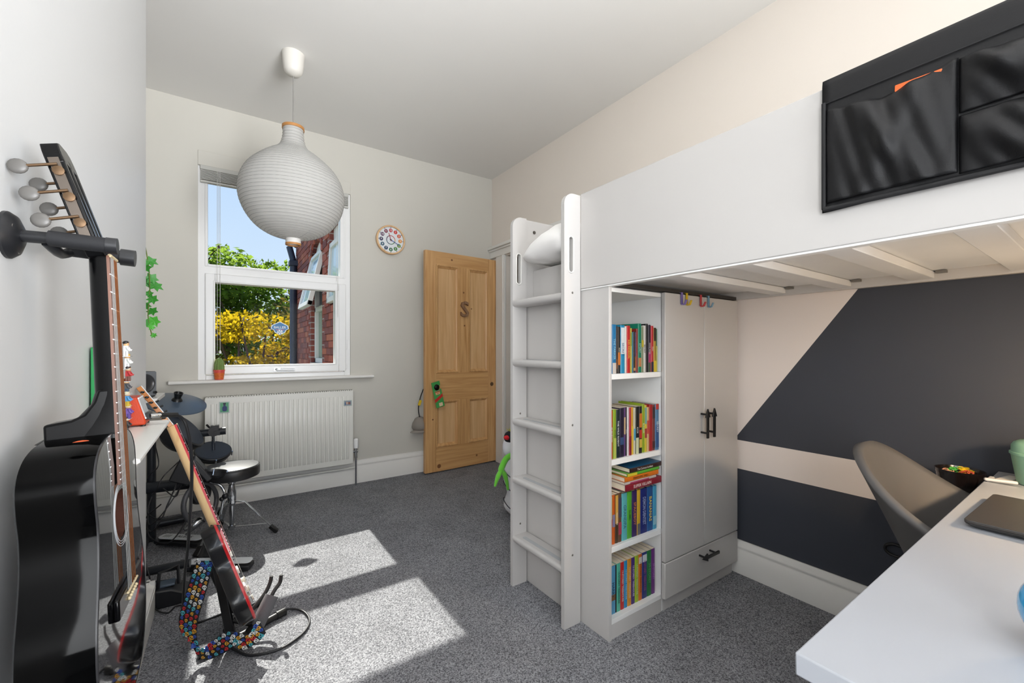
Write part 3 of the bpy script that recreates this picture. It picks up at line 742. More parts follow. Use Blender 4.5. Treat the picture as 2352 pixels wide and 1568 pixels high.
# over-door hooks
for name, x, c, d in (('purple', 1.690, '#7a6aa8', 'left of the yellow one'), ('yellow', 1.727, '#cfae1d', 'beside the purple one'), ('red', 1.838, '#b83a3e', 'by the gap between the doors'), ('pale blue', 1.902, '#6f93ab', 'on the right door')):
    pr = [(DY1 + .004, 1.385), (DY1 + .004, 1.4015), (DY0 - .004, 1.4015), (DY0 - .004, 1.352), (DY0 - .010, 1.347), (DY0 - .022, 1.349), (DY0 - .030, 1.368), (DY0 - .028, 1.370), (DY0 - .019, 1.353), (DY0 - .010, 1.351), (DY0 - .0075, 1.354), (DY0 - .0075, 1.4035), (DY1 + .006, 1.4035), (DY1 + .006, 1.385)]
    tag(MB().prism(pr, x - .006, x + .006, 'x').build('over_door_hook', M('hook_' + name, c, .4)), '%s over-door hook on the wardrobe top, %s' % (name, d), 'hook', 'coloured over-door hooks on the wardrobe')

# ------------------------------------------------------------------ books
m_page = M('book_pages', '#e3d5bd', .9, var=.08, vscale=60)
BC = {}
def bcol(c):
    k = 'cover_' + c.lstrip('#')
    return M(k, [int(c.lstrip('#')[i:i + 2], 16) / 255 * .84 for i in (0, 2, 4)], .38, var=.05, vscale=30)
ORD = ['leftmost', 'second from left', 'third from left', 'fourth from left', 'fifth from left', 'sixth from left', 'seventh from left', 'eighth from left', 'ninth from left', 'tenth from left', 'eleventh from left', 'twelfth from left', 'thirteenth from left', 'fourteenth from left', 'fifteenth from left', 'sixteenth from left', 'seventeenth from left', 'eighteenth from left', 'nineteenth from left', 'twentieth from left', 'rightmost']
def book_body(w, h, d, col, hard=False):
    """upright book, spine on -y, standing on z=0, x from 0 to w (local)"""
    c = .0016 if hard else .0009; e = .003 if hard else .0
    cov = MB(); r = min(w * .3, .004)
    n = 4
    sp = [(w - r + r * math.sin(PI / 2 * i / n), r - r * math.cos(PI / 2 * i / n)) for i in range(n + 1)]
    sp = [(0, d)] + [(r - r * math.sin(PI / 2 * i / n), r - r * math.cos(PI / 2 * i / n)) for i in range(n, -1, -1)] + sp + [(w, d), (w - c, d), (w - c, c + r * .5), (c, c + r * .5), (c, d)]
    cov.prism(sp, 0, h, 'z')
    pg = MB().box(c, w - c, c + r * .5, d - e, e, h - e)
    return cov, pg
def book(shelf, i, x0, x1, h, d, y, z, col, desc, title=None, tcol='#ffffff', band=None, group=None, hard=False, tf=.62, extra=''):
    w = (x1 - x0) - .0008
    label = '%s, %s on the %s bookcase shelf' % (desc, ORD[i] if i < len(ORD) else 'far right', shelf)
    t = thing('book', label, 'book', (x0, y, z), group=group)
    c, p = book_body(w, h, d, col, hard)
    cv = c.build('cover', bcol(col), t, local=True, smooth=40); p.build('pages', m_page, t, local=True)
    if band:
        for (z0, z1, bc_) in band: MB().box(w * .08, w * .92, -.0004, .002, h * z0, h * z1).build('spine_band', bcol(bc_), cv, local=True)
    if title:
        text(title, (w * .5, -.0006, h * (.5 if tf > .6 else .55)), (0, 0, -1), (1, 0, 0), w * .62, bcol(tcol), cv, fit=h * tf, local=True, name='title')
    return t
G1 = 'books on the top bookcase shelf'; G2 = 'books on the second bookcase shelf'; G3 = 'upright books on the third bookcase shelf'; G4 = 'books on the bottom bookcase shelf'
x1s = [1.276, 1.288, 1.313, 1.323, 1.34, 1.366, 1.376, 1.398, 1.406, 1.415, 1.428, 1.436, 1.446, 1.468, 1.482, 1.501, 1.516, 1.533, 1.55, 1.567, 1.575]
S1 = [('#1d1c1c', 'thin black paperback', None, '', None, .195), ('#1d78ad', 'bright blue paperback with a pale foot', 'THE PARKER', '#9fd0e6', [(0, .22, '#d8cfc6')], .198), ('#2c221d', 'dark brown paperback', None, '', [(.1, .3, '#7a4b2a')], .192),
      ('#25211f', 'black paperback with an orange label', 'RAT', '#d8c6a4', [(.18, .45, '#d07a35')], .19), ('#2292bf', 'cyan paperback with a white title strip', 'SECRET', '#1c5c88', [(.4, .95, '#e9eef0')], .197),
      ('#e6e2da', 'thin white paperback', None, '', None, .193), ('#c92a2c', 'red paperback with a yellow and white title', 'KID NORMAL', '#f4d24a', None, .196), ('#c5b63a', 'thin yellow-green paperback', None, '', [(.6, .9, '#8a9b3c')], .186),
      ('#2f7c94', 'thin teal blue paperback', None, '', None, .17), ('#1b1b1d', 'black paperback with small pale marks', None, '', [(.05, .12, '#c9a070')], .172), ('#6b5a88', 'purple and orange thin paperback', None, '', [(.05, .4, '#b06a3c')], .17),
      ('#8d2b2a', 'thin dark red paperback', None, '', None, .185), ('#138467', 'tall green hardback', 'STORY', '#cfe6dc', [(.12, .3, '#c88a5a')], .207), ('#7d8a68', 'grey-green thin paperback', None, '', [(.55, .7, '#c7b72f')], .196),
      ('#e2dfda', 'white paperback with dark lettering', 'SECRET', '#3a3a3a', None, .2), ('#18181a', 'tall thick black hardback', None, '', None, .208), ('#2a2033', 'dark purple paperback with a pink foot', 'DOG MAN', '#f1ece4', [(.2, .42, '#b8386c'), (0, .2, '#4f5a41')], .204),
      ('#bf2a33', 'red paperback with white lettering', 'FISH', '#f1e6dc', [(0, .22, '#20243a')], .2), ('#b8902a', 'dark and yellow paperback', None, '', [(0, .25, '#e6c93a'), (.7, 1, '#3a2a22')], .192), ('#3d6b40', 'thin green paperback', None, '', [(0, .6, '#d7cf6a')], .188)]
for i, (c, d, t, tc, bd, h) in enumerate(S1):
    book('top', i, x1s[i], x1s[i + 1], h, .13, 1.168 + random.uniform(0, .005), SZ[0], c, d, t, tc or '#ffffff', bd, G1, hard=('hardback' in d), tf=.8)
x2s = [1.277, 1.291, 1.31, 1.331, 1.358, 1.368, 1.377, 1.389, 1.402, 1.417, 1.429, 1.449, 1.469, 1.488, 1.503, 1.518, 1.54, 1.558, 1.582]
S2 = [('#d2481f', 'orange-red paperback with white lettering', 'MY BIG MOUTH', '#f6efe6', None, .195), ('#8fae2c', 'lime green paperback', 'STORY', '#4a5a20', [(0, .42, '#b9c95c')], .197), ('#16292c', 'black-green paperback with white lettering', 'THE WILD ROBOT', '#e8eceb', None, .195),
      ('#231d36', 'dark navy purple paperback', None, '', [(.25, .4, '#38507c')], .2), ('#6a3f7e', 'purple paperback with a cream stripe', None, '', [(.45, .8, '#d8b690')], .2), ('#2a2730', 'thin black paperback with pale lettering', 'SECRET', '#cfcfd4', None, .2),
      ('#dcd5d6', 'thin pale lilac paperback', None, '', None, .2), ('#b3263c', 'thin crimson paperback', None, '', [(0, .4, '#8c1e34')], .198), ('#e0a72a', 'golden yellow paperback', None, '', [(.0, .6, '#e8c13c')], .198),
      ('#cfcab2', 'thin pale cream paperback', None, '', [(.3, .55, '#4fa3c4')], .195), ('#1a1c1b', 'black paperback with big white letters', 'KICK', '#f0eee6', [(0, .34, '#d9dfb4')], .198), ('#241f22', 'black paperback with orange and red patches', None, '', [(.55, .85, '#d87a2e'), (.32, .5, '#c8352a'), (.12, .3, '#d8b94a')], .198),
      ('#93ad2a', 'taller leaning-topped lime green hardback', 'BUNKER', '#e8ecc0', None, .207), ('#d7c23a', 'yellow and teal paperback', None, '', [(.6, .95, '#7fb0a0'), (.3, .5, '#a83a3a')], .2), ('#d8b27c', 'thin tan paperback', None, '', [(.4, .7, '#c84a3a')], .19),
      ('#a81f22', 'thick plain deep red hardback', None, '', None, .2), ('#7a3a34', 'brown-red patterned paperback', None, '', [(.7, .95, '#3a2a2a'), (.05, .2, '#4a2420')], .198), ('#5a86ac', 'blue and white paperback with a red top', 'SECRET', '#e8ecf0', [(.88, 1, '#c8443c'), (.05, .55, '#3a5f96')], .2)]
for i, (c, d, t, tc, bd, h) in enumerate(S2):
    book('second', i, x2s[i], x2s[i + 1], h, .13, 1.166 + random.uniform(0, .004), SZ[1], c, d, t, tc or '#ffffff', bd, G2, hard=('hardback' in d), tf=.8)
x3s = [1.276, 1.291, 1.309, 1.327, 1.348, 1.382, 1.411, 1.444, 1.466, 1.51, 1.549, 1.575]
S3 = [('#8a9a9c', 'pale grey-green paperback', None, '', [(.5, .95, '#c5cf7a')], .205), ('#d8631f', 'orange paperback', None, '', [(.35, .6, '#8f86a8')], .198), ('#4a3a26', 'gold-striped brown paperback', 'TEACHERS', '#f2e7cf', [(.4, .98, '#e2b252')], .198), ('#6a4a32', 'brown and cream paperback', None, '', [(.15, .4, '#b8465a'), (.5, .9, '#4a4a60')], .2),
      ('#62bcc2', 'turquoise hardback', 'GRANDPA', '#2c6e7c', None, .193), ('#57b13a', 'grass green hardback', 'SLIME', '#2c6a24', None, .193), ('#3a2560', 'purple hardback with orange lettering', 'SPACEBOY', '#e08a4a', None, .192), ('#e0b32c', 'yellow hardback with a grey foot', None, '', [(0, .25, '#6c6c70')], .19),
      ('#1c2a78', 'navy blue hardback with pale blue lettering', 'DEMON DENTIST', '#a8b8e0', None, .19), ('#1f5a9c', 'mid blue hardback with yellow lettering', 'BANANAS', '#f0cf52', None, .19), ('#4aa9cf', 'light blue hardback', None, '', [(.1, .3, '#9fd4e4')], .188)]
for i, (c, d, t, tc, bd, h) in enumerate(S3):
    book('third', i, x3s[i], x3s[i + 1], h, .14, 1.172, SZ[2], c, d, t, tc or '#ffffff', bd, G3, hard=('hardback' in d), tf=.62)
x4s = [1.291, 1.323, 1.329, 1.353, 1.375, 1.395, 1.42, 1.442, 1.466, 1.489, 1.522, 1.552, 1.576]
S4 = [('#5aa3cc', 'light blue thick paperback with a brown picture', 'HARRY', '#22465e', [(.28, .4, '#8a6238')]), ('#1f2022', 'very thin black paperback', None, '', None), ('#5cc3a8', 'mint green paperback', '13-STOREY TREEHOUSE', '#1f4a40', None), ('#cf2a26', 'bright red paperback', '13-STOREY TREEHOUSE', '#f4e6dc', None),
      ('#2a95cc', 'sky blue paperback', '13-STOREY TREEHOUSE', '#bfe2f2', None), ('#e8a02c', 'amber orange paperback', '13-STOREY TREEHOUSE', '#f6e0b0', None), ('#452a78', 'violet paperback with white lettering', '13-STOREY TREEHOUSE', '#f0eaf6', None), ('#a9c52c', 'lime yellow paperback', '13-STOREY TREEHOUSE', '#e6efb8', None),
      ('#e0762a', 'orange paperback with a white tab', '13-STOREY TREEHOUSE', '#8c3c10', [(.8, .94, '#e8e2d8')]), ('#23357e', 'navy paperback with a white tab', '13-STOREY TREEHOUSE', '#a65a8c', [(.8, .95, '#dfe3ea')]), ('#1c7a3e', 'green paperback', '39-STOREY', '#6fb080', None), ('#6d2a80', 'magenta purple paperback', '39-STOREY', '#b97cc8', None)]
for i, (c, d, t, tc, bd) in enumerate(S4):
    book('bottom', i, x4s[i], x4s[i + 1], .196 + random.uniform(-.002, .002), .15, 1.182, SZ[3], c, d, t, tc or '#ffffff', bd, G4, tf=.66)
# books lying flat on top of the third shelf's row
zz = SZ[2] + .206
for (h, x0, x1, c, d, title, tc, dep) in ((.028, 1.345, 1.578, '#8e1f30', 'thick dark red hardback lying at the bottom of the flat pile', 'SUPER VILLAIN', '#f2e8e4', .20), (.011, 1.342, 1.54, '#cfc4bd', 'thin pale book with a pink strip lying in the flat pile', None, '', .15),
                                          (.020, 1.342, 1.556, '#e67a1c', 'orange book lying in the middle of the flat pile', 'FINN\'S EPIC FAILS', '#2a2320', .16), (.013, 1.355, 1.562, '#5fb03a', 'yellow and green book lying second from the top of the flat pile', None, '', .15), (.019, 1.372, 1.582, '#3a2420', 'dark brown book with a blue cover lying on top of the pile', 'The Curious Incident', '#e9e2d8', .16)):
    t = thing('book', d, 'book', (x0, 1.150, zz), group='books lying flat on the third bookcase shelf')
    cv, pg = book_body(h - .0005, x1 - x0, dep, c, True)
    A = Matrix(((0, 0, 1, 0), (0, 1, 0, 0), (-1, 0, 0, h), (0, 0, 0, 1)))
    for q in (cv, pg): q.v = [tuple(A @ Vector(p)) for p in q.v]; q.f = [f[::-1] for f in q.f] if False else q.f
    cv = cv.build('cover', bcol(c), t, local=True, smooth=40); pg.build('pages', m_page, t, local=True)
    if title: text(title, ((x1 - x0) * .45, -.0006, h * .5), (1, 0, 0), (0, 0, 1), h * .62, bcol(tc), cv, fit=(x1 - x0) * .62, local=True, name='title')
    if c == '#cfc4bd': MB().box(.03, .15, -.0005, .002, .002, .008).build('spine_band', bcol('#b0486c'), cv, local=True)
    if c == '#5fb03a': MB().box(.0, .06, -.0005, .002, .001, .012).build('spine_band', bcol('#e6cf3a'), cv, local=True)
    if c == '#3a2420': MB().box(.004, x1 - x0 - .004, .004, dep, h - .0006, h + .0004).build('cover_picture', bcol('#1f6a98'), cv, local=True)
    zz += h

# ------------------------------------------------------------------ black pocket organiser on the bed panel
m_fab = M('black_fabric', '#0c0c0e', .5, spec=.3, var=.15, vscale=120, bump=.12, bscale=500)
m_fab2 = M('black_fabric_hem', '#101012', .75, var=.15, vscale=120)
org = thing('pocket_organiser', 'black fabric pocket organiser draped over the bed side panel', 'organiser', (1.23, .0, 1.49))
FX = BF - .006
Y1, Y0 = .432, -.28
def back(u, v):
    y = Y1 + (Y0 - Y1) * u; w = .006 * math.sin(7 * y + 2 * v) + .003 * math.sin(23 * y)
    L = v * .50
    if L < .318: return (FX - .002 - abs(w) * .5 * (1 - L / .318), y, 1.493 + L + .004 * math.sin(11 * y))
    L -= .318
    if L < .05:
        a = PI * L / .05; return (FX + .018 - .020 * math.cos(a), y, 1.811 + .012 * math.sin(a))
    L -= .05
    return (BF + .026, y, 1.811 - L)
MB().grid(40, 40, back).build('backing', m_fab, org, solid=.003, smooth=80)
def pocket(ya, yb, z0, z1, bulge, seed, sag):
    rnd = random.Random(seed); ph = [rnd.uniform(0, 6) for _ in range(6)]
    def f(u, v):
        y = ya + (yb - ya) * u; e = (math.sin(PI * u) ** .5 if 0 < u < 1 else 0)
        open_ = .35 + .65 * v
        fold = .010 * max(0, math.sin(5.2 * (u * 1.1 + v * .55) * PI * .5 + ph[0])) ** 2 + .007 * max(0, math.sin(9.5 * (u - .45 * v) + ph[1])) ** 2 + .005 * math.sin(16 * (u + .3 * v) + ph[2]) * v + .002 * math.sin(40 * u + 10 * v + ph[3])
        x = FX - .005 - e * (bulge * open_ * (math.sin(PI * min(1, v * .9 + .08)) ** .6) + fold)
        return (x, y, z0 + (z1 - z0) * v - sag * math.sin(PI * u) * v)
    return MB().grid(48, 30, f).build('pocket', m_fab, org, solid=.002, smooth=80)
pocket(.422, .196, 1.510, 1.742, .026, 1, .022)
pocket(.194, -.05, 1.505, 1.622, .034, 5, .006)
pocket(.194, -.05, 1.628, 1.738, .030, 9, .01)
pocket(-.052, -.27, 1.510, 1.738, .024, 3, .02)
MB().tube(bez([(FX - .006, .428, 1.497), (FX - .006, .2, 1.495), (FX - .006, -.27, 1.494)], 8), .006, 6).tube([(FX - .005, .428, 1.497), (FX - .005, .428, 1.76)], .005, 6).build('hem', m_fab2, org, smooth=60)
MB().tube(bez([(FX - .006, .43, 1.757), (FX - .007, .2, 1.757), (FX - .007, -.27, 1.757)], 8), .0016, 5).build('seam', m_fab2, org)
tag(MB().cbox((FX - .009, .258, 1.650), (.003, .075, .165), rot_about('X', 2)).build('folder', M('orange_plastic', '#e2601c', .35), bevel=.003), 'bright orange folder poking out of the black pocket', 'folder')

# ------------------------------------------------------------------ desk
m_desk = M('desk_white', '#a9acb2', .35, spec=.45, var=.008, vscale=2); m_edge = M('desk_edge', '#ddd0cc', .4)
dk = thing('desk', 'white desk standing out from under the loft bed', 'desk', (1.30, -.05, 0))
MB().box(.640, 1.956, -.305, .256, .709, .740).build('desktop', m_desk, dk, bevel=.0025)
MB().box(.668, 1.05, -.295, .235, .035, .708).build('drawer_unit', m_desk, dk, bevel=.012, bseg=4)
for i in range(3):
    d_ = MB().box(.654, .668, -.285, .225, .06 + i * .215, .265 + i * .215).build('drawer', m_desk, dk, bevel=.004)
    MB().cyl((.640, -.1, .16 + i * .215), (.640, .0, .16 + i * .215), .005, 8).cyl((.655, -.09, .16 + i * .215), (.64, -.09, .16 + i * .215), .004, 8).cyl((.655, -.01, .16 + i * .215), (.64, -.01, .16 + i * .215), .004, 8).build('handle', m_blk, d_)
for (x, y) in ((.70, -.27), (.70, .20), (1.02, -.27), (1.02, .20)): MB().cyl((x, y, 0), (x, y, .036), .02, 12).build('foot', m_blk, dk)
for y in (-.27, .20): MB().box(1.90, 1.94, y - .02, y + .02, 0, .709).build('leg', m_desk, dk, bevel=.003)
led = thing('side_ledge', 'narrow white ledge between desk end and dark wall', 'shelf', (2.08, 0, 0))
MB().box(1.962, 2.184, -.305, .252, .702, .734).build('shelf_board', m_desk, led, bevel=.002)
MB().box(1.98, 2.002, -.30, -.28, 0, .702).box(2.16, 2.182, -.30, -.28, 0, .702).box(2.16, 2.182, .22, .24, 0, .702).box(1.98, 2.002, .22, .24, 0, .702).build('leg', m_desk, led)
st2 = thing('side_stool', 'low white stool beside the dark wall under the black bowl', 'stool', (2.1, .35, 0))
MB().lathe([(.085, .642), (.085, .662)], 24, center=(2.10, .33, 0)).build('top', m_desk, st2, bevel=.002)
for a in range(3): MB().cyl((2.10 + .05 * math.cos(a * 2.1), .33 + .05 * math.sin(a * 2.1), .643), (2.10 + .075 * math.cos(a * 2.1), .33 + .075 * math.sin(a * 2.1), 0), .01, 8).build('leg', m_desk, st2)
# laptop
lp = thing('laptop', 'closed dark grey laptop lying on the white desk', 'laptop', (1.565, .10, .7402), (0, 0, math.radians(-1.5)))
def lap(z0, z1, inset):
    return MB().prism(rrect(-.158 + inset, .158 - inset, -.112 + inset, .112 - inset, .010), z0, z1, 'z')
m_lap = M('laptop_shell', '#3b3836', .45, var=.1, vscale=200)
b = MB(); 
for k, (ins, z) in enumerate(((.014, .0015), (.004, .006), (0, .010))):
    pass
lo = [rrect(-.158 + i, .158 - i, -.112 + i, .112 - i, .012) for i in (.016, .005, .0)]; zs = (.0, .006, .0105)
n = len(lo[0]); vs = [(p[0], p[1], z) for q, z in zip(lo, zs) for p in q]
fs = [list(range(n))[::-1], list(range(2 * n, 3 * n))] + [[k * n + i, k * n + (i + 1) % n, (k + 1) * n + (i + 1) % n, (k + 1) * n + i] for k in range(2) for i in range(n)]
MB().add(vs, fs).build('base', m_lap, lp, local=True, bevel=.001)
lap(.0115, .0185, 0).build('lid', m_lap, lp, local=True, bevel=.0015)
lap(.0104, .0116, .0015).build('rubber_seam', M('laptop_seam', '#1c1b1b', .6), lp, local=True)
# desk bin
bn = thing('desk_bin', 'mint green desktop bin with a flip lid by the wall', 'bin', (2.05, .145, .7345))
m_mint = M('mint_plastic', '#8db89c', .4)
MB().lathe([(.050, 0), (.054, .004), (.066, .088), (.0675, .092)], 36, center=(2.05, .145, .7345)).build('body', m_mint, bn, smooth=50)
MB().lathe([(.0695, 0), (.0695, .006), (.066, .008), (.0655, .026), (.060, .036), (.048, .043), (.02, .046), (.001, .046)], 36, center=(2.05, .145, .826)).build('lid', m_mint, bn, smooth=50)
MB().tube([(2.045 - .058 * math.cos(a), .145 - .045 * math.sin(a) - .02, .858 + .008 * math.cos(2 * a)) for a in [PI * (i / 16 - .1) for i in range(17)]], .0014, 6).build('flap_edge', M('mint_dark', '#6f8d78', .5), bn)
# bowl with loom bands
bw = thing('black_bowl', 'ribbed black bowl standing beside the desk', 'bowl', (2.10, .33, .662))
bp = [(.040, 0), (.046, .002)] + [(.046 + .016 * i / 10 + (.0012 if i % 2 else 0), .004 + .066 * i / 10) for i in range(11)] + [(.063, .074), (.060, .074), (.058, .068), (.048, .012), (.001, .010)]
MB().lathe(bp, 32, center=(2.10, .33, .662), caps=False).build('bowl_body', M('bowl_black', '#1b1413', .22, coat=.3), bw, smooth=35)
for j, (nm, c, dx_, dy_, n) in enumerate((('yellow', '#f2c413', .022, -.012, 26), ('green', '#4fb84a', .004, .014, 16), ('pale pink', '#e8a884', -.028, .018, 16), ('orange red', '#cf5a3a', -.012, -.016, 10))):
    b = MB(); rr = random.Random(j)
    for k in range(n):
        c0 = Vector((2.10 + dx_ + rr.uniform(-.014, .014), .33 + dy_ + rr.uniform(-.014, .014), .728 + rr.uniform(-.012, .010))); A = Matrix.Rotation(rr.uniform(0, 6), 3, 'Z') @ Matrix.Rotation(rr.uniform(-.9, .9), 3, 'X')
        b.tube([c0 + A @ Vector((.0075 * math.cos(q), .0075 * math.sin(q), 0)) for q in [2 * PI * i / 10 for i in range(10)]], .0013, 5, closed=True)
    tag(b.build('loom_bands', M('bands_' + nm.replace(' ', '_'), c, .5), smooth=60, kind='stuff'), 'tangle of %s rubber loom bands heaped in the black bowl' % nm, 'rubber bands')
tag(MB().cbox((1.968, .222, .7465), (.012, .07, .009), rot_about('Z', 20)).cbox((1.99, .245, .742), (.045, .012, .012)).build('phone', M('phone_white', '#d8d4d2', .3), bevel=.003), 'white phone lying across the far corner of the desk', 'phone')
tag(MB().cbox((2.07, .215, .7375), (.09, .03, .004), rot_about('Z', -12)).build('paper_slip', M('slip_white', '#e6e0d8', .6)), 'folded white paper slip on the wall ledge beside the bin', 'paper')
gl = thing('blue_globe', 'blue glossy ball ornament at the right edge of the desk', 'ornament', (.918, .033, .7402))
MB().sphere((.918, .033, .800), .056, 28, 18).build('ball', M('blue_glass', '#2fa0d8', .08, spec=.7, coat=.5, var=.35, vscale=25), gl, smooth=80)
MB().lathe([(.03, 0), (.028, .006), (.018, .009)], 20, center=(.918, .033, .7402)).build('base', M('blue_base', '#2377a6', .3), gl, smooth=40)

# desk lamp (stands on the desk just outside the picture, its warm light falls on bin, chair and wall)
lm = thing('unseen_desk_lamp', 'unseen desk lamp with a white shade at the near end of the desk', 'lamp', (1.74, -.26, .7402))
MB().lathe([(.07, 0), (.07, .012), (.02, .018)], 24, center=(1.74, -.26, .7402)).build('base', m_blk, lm, smooth=40)
MB().tube(bez([(1.74, -.26, .755), (1.74, -.27, .95), (1.72, -.24, 1.10), (1.69, -.18, 1.10)], 8), .006, 8).build('stem', m_blk, lm, smooth=60)
MB().lathe([(.018, .0), (.025, -.01), (.06, -.07), (.061, -.07), (.028, -.008), (.018, .004)], 24, caps=False, center=(1.675, -.155, 1.105), axis=(-.15, -.45, 1)).build('shade', M('lamp_shade_white', '#e8e4dc', .5), lm, smooth=40)
MB().sphere((1.682, -.135, 1.058), .022, 12, 8).build('bulb', M('bulb_glow', '#ffd9a0', .5, emit=6.0), lm, smooth=60)
ld = bpy.data.lights.new('desk_lamp_light', 'POINT'); ld.energy = 9; ld.color = (1.0, .74, .47); ld.shadow_soft_size = .03
lo_ = bpy.data.objects.new('desk_lamp_light', ld); COL.objects.link(lo_); lo_.location = (1.695, -.105, 1.03)

# ------------------------------------------------------------------ desk chair
ch = thing('desk_chair', 'grey moulded bucket chair pushed up to the desk', 'chair', (1.735, .25, 0))
m_shell = M('chair_shell', '#5e5c5b', .5, spec=.4); m_pad = M('chair_pad', '#35322f', .8)
CX, CY = 1.735, .20
def shell(u, v):
    """u along the rim from the left wing round the back to the right wing, v from seat to rim"""
    a = PI * (-.06 + 1.12 * u)
    c, s = -math.cos(a), math.sin(a)
    zr = .655 + .190 * max(0, s) ** 1.3
    hw = .09 + .155 * v; dp = .15 + .145 * v
    x = CX + hw * (abs(c) ** .85) * (1 if c > 0 else -1); y = CY + dp * (max(0, s) ** .8 if s > 0 else s)
    z = .47 + (zr - .47) * v
    return (x, y, z)
def seatf(u, v):
    a = 2 * PI * u; r = v
    x = CX + .168 * r * math.cos(a); y = CY + .20 * r * math.sin(a)
    return (x, y, .445 + .03 * r * r)
sh_ = MB().grid(40, 16, shell).build('shell', m_shell, ch, solid=.022, smooth=80, bevel=0)
MB().grid(32, 6, seatf).build('seat', m_shell, ch, solid=.02, smooth=80)
MB().lathe([(.001, .07), (.13, .068), (.15, .055), (.152, .04), (.14, .03), (.001, .028)], 28, center=(CX, CY, .44), caps=False).build('seat_pad', m_pad, ch, smooth=60)
MB().cyl((CX, CY, .08), (CX, CY, .44), .025, 14).build('gas_stem', m_blk, ch, smooth=40)
for k in range(5):
    a = 2 * PI * k / 5 + .3; e = (CX + .26 * math.cos(a), CY + .26 * math.sin(a), .065)
    l_ = MB().tube([(CX, CY, .10), e], [.022, .013], 8).build('leg', m_blk, ch, smooth=40)
    MB().lathe([(.025, -.01), (.025, .01)], 14, center=(e[0], e[1], .0255), axis=(-math.sin(a), math.cos(a), 0)).build('castor', m_blk, l_, smooth=40)
# black loop on the dark wall
tag(MB().tube([(LX - .014, .519 + .034 * math.cos(a) , .356 + .023 * math.sin(a)) for a in [2 * PI * i / 24 for i in range(24)]], .0055, 8, closed=True).tube([(LX - .014, .485, .356), (LX - .014, .43, .345), (LX - .012, .40, .20)], .0055, 8).build('cable_loop', M('rubber_black', '#0f0f11', .5), smooth=60), 'loop of black cable on the dark wall behind the chair', 'cable')

# ================================================================== BACK WALL THINGS
rad = thing('radiator', 'white ribbed panel radiator on the wall below the window', 'radiator', (.398, 3.70, .19))
m_rad = M('radiator_enamel', '#e2e1da', .3, spec=.45, var=.008)
RX0, RX1, RZ0, RZ1, RY = -.105, .901, .196, .806, 3.664
MB().box(RX0, RX1, RY, RY + .012, RZ0, RZ1).build('front_panel', m_rad, rad, bevel=.003)
MB().box(RX0, RX1, RY + .058, RY + .070, RZ0, RZ1).build('back_panel', m_rad, rad, bevel=.003)
MB().box(RX0 + .001, RX0 + .006, RY + .012, RY + .058, RZ0 + .03, RZ1).box(RX1 - .006, RX1 - .001, RY + .012, RY + .058, RZ0 + .03, RZ1).build('side_cover', m_rad, rad)
nr = 29; pitch = (RX1 - RX0 - .06) / nr; pf = None
for i in range(nr):
    x = RX0 + .03 + pitch * (i + .5)
    if pf is None:
        w = pitch * .36; z0, z1 = RZ0 + .045, RZ1 - .045
        sec = [(-w, 0), (-w * .72, -.0065), (w * .72, -.0065), (w, 0)]
        vs = [(a, b_, z) for z, k in ((z0, .3), (z0 + .008, 1), (z1 - .008, 1), (z1, .3)) for a, b_ in [(p[0], p[1] * k) for p in sec]]
        fs = [[q * 4 + j, q * 4 + j + 1, (q + 1) * 4 + j + 1, (q + 1) * 4 + j] for q in range(3) for j in range(3)]
        pf = MB().add([(v[0] + x, v[1] + RY, v[2]) for v in vs], fs).build('rib', m_rad, rad, smooth=50); xp = x
    else:
        c = pf.copy(); COL.objects.link(c); c.location = (x - xp, 0, 0)
g = MB()
for i in range(62):
    x = RX0 + .008 + i * .0162; g.box(x, x + .009, RY + .002, RY + .066, RZ1, RZ1 + .006)
g.build('top_grille', m_rad, rad, kind='stuff')
MB().cyl((RX1 + .03, RY + .04, .315), (RX1 + .03, RY + .04, .385), .021, 16).sphere((RX1 + .03, RY + .04, .385), .021, 16, 8, (1, 1, .6)).build('thermostat_cap', m_upvc, rad, smooth=60)
MB().cyl((RX1 - .01, RY + .04, .285), (RX1 + .045, RY + .04, .285), .012, 12).cyl((RX1 + .03, RY + .04, .23), (RX1 + .03, RY + .04, .32), .012, 12).cyl((RX1 + .03, RY + .04, .0), (RX1 + .03, RY + .04, .24), .0075, 10).build('valve', m_chrome, rad, smooth=40)
for x in (.1, .7): MB().box(x, x + .03, RY + .07, WY, .3, .7).build('bracket', m_rad, rad)
tag(MB().cyl((-.68, WY - .045, .145), (RX1 + .03, WY - .045, .145), .008, 10).build('heating_pipe', m_rad, smooth=40), 'thin white heating pipe running along the skirting below the radiator', 'pipe')
# magnets
def magnet(label, x0, x1, z0, z1, bg, fg, shapes):
    t = thing('fridge_magnet', label, 'magnet', ((x0 + x1) / 2, RY - .008, z0), group='picture magnets on the radiator')
    y = RY - .0066
    MB().box(x0, x1, y - .004, y, z0, z1).build('backing', M('magnet_clear', '#b9c6c2', .2), t, bevel=.001)
    MB().box(x0 + .006, x1 - .006, y - .0048, y - .004, z0 + .006, z1 - .006).build('picture', M('magnet_' + bg.strip('#'), bg, .4), t)
    for (a, b_, c, d, col) in shapes:
        w, h = x1 - x0, z1 - z0
        MB().prism(rrect(x0 + a * w, x0 + b_ * w, z0 + c * h, z0 + d * h, min((b_ - a) * w, (d - c) * h) * .4), y - .0054, y - .0047, 'y').build('print', M('magnet_' + col.strip('#'), col, .5), t)
magnet('upright photo magnet with a blue figure on green, left of the radiator', -.022, .040, .695, .775, '#4f9c72', '', [(.3, .75, .15, .62, '#26356e'), (.4, .62, .62, .85, '#39405c'), (.36, .66, .8, .9, '#2a2a30')])
magnet('landscape picture magnet in brown and blue, right of the radiator', .822, .886, .682, .728, '#7d8796', '', [(.3, .5, .3, .75, '#c9a58c'), (.55, .8, .25, .7, '#8a5a4a'), (.1, .28, .2, .6, '#5a6c8c')])

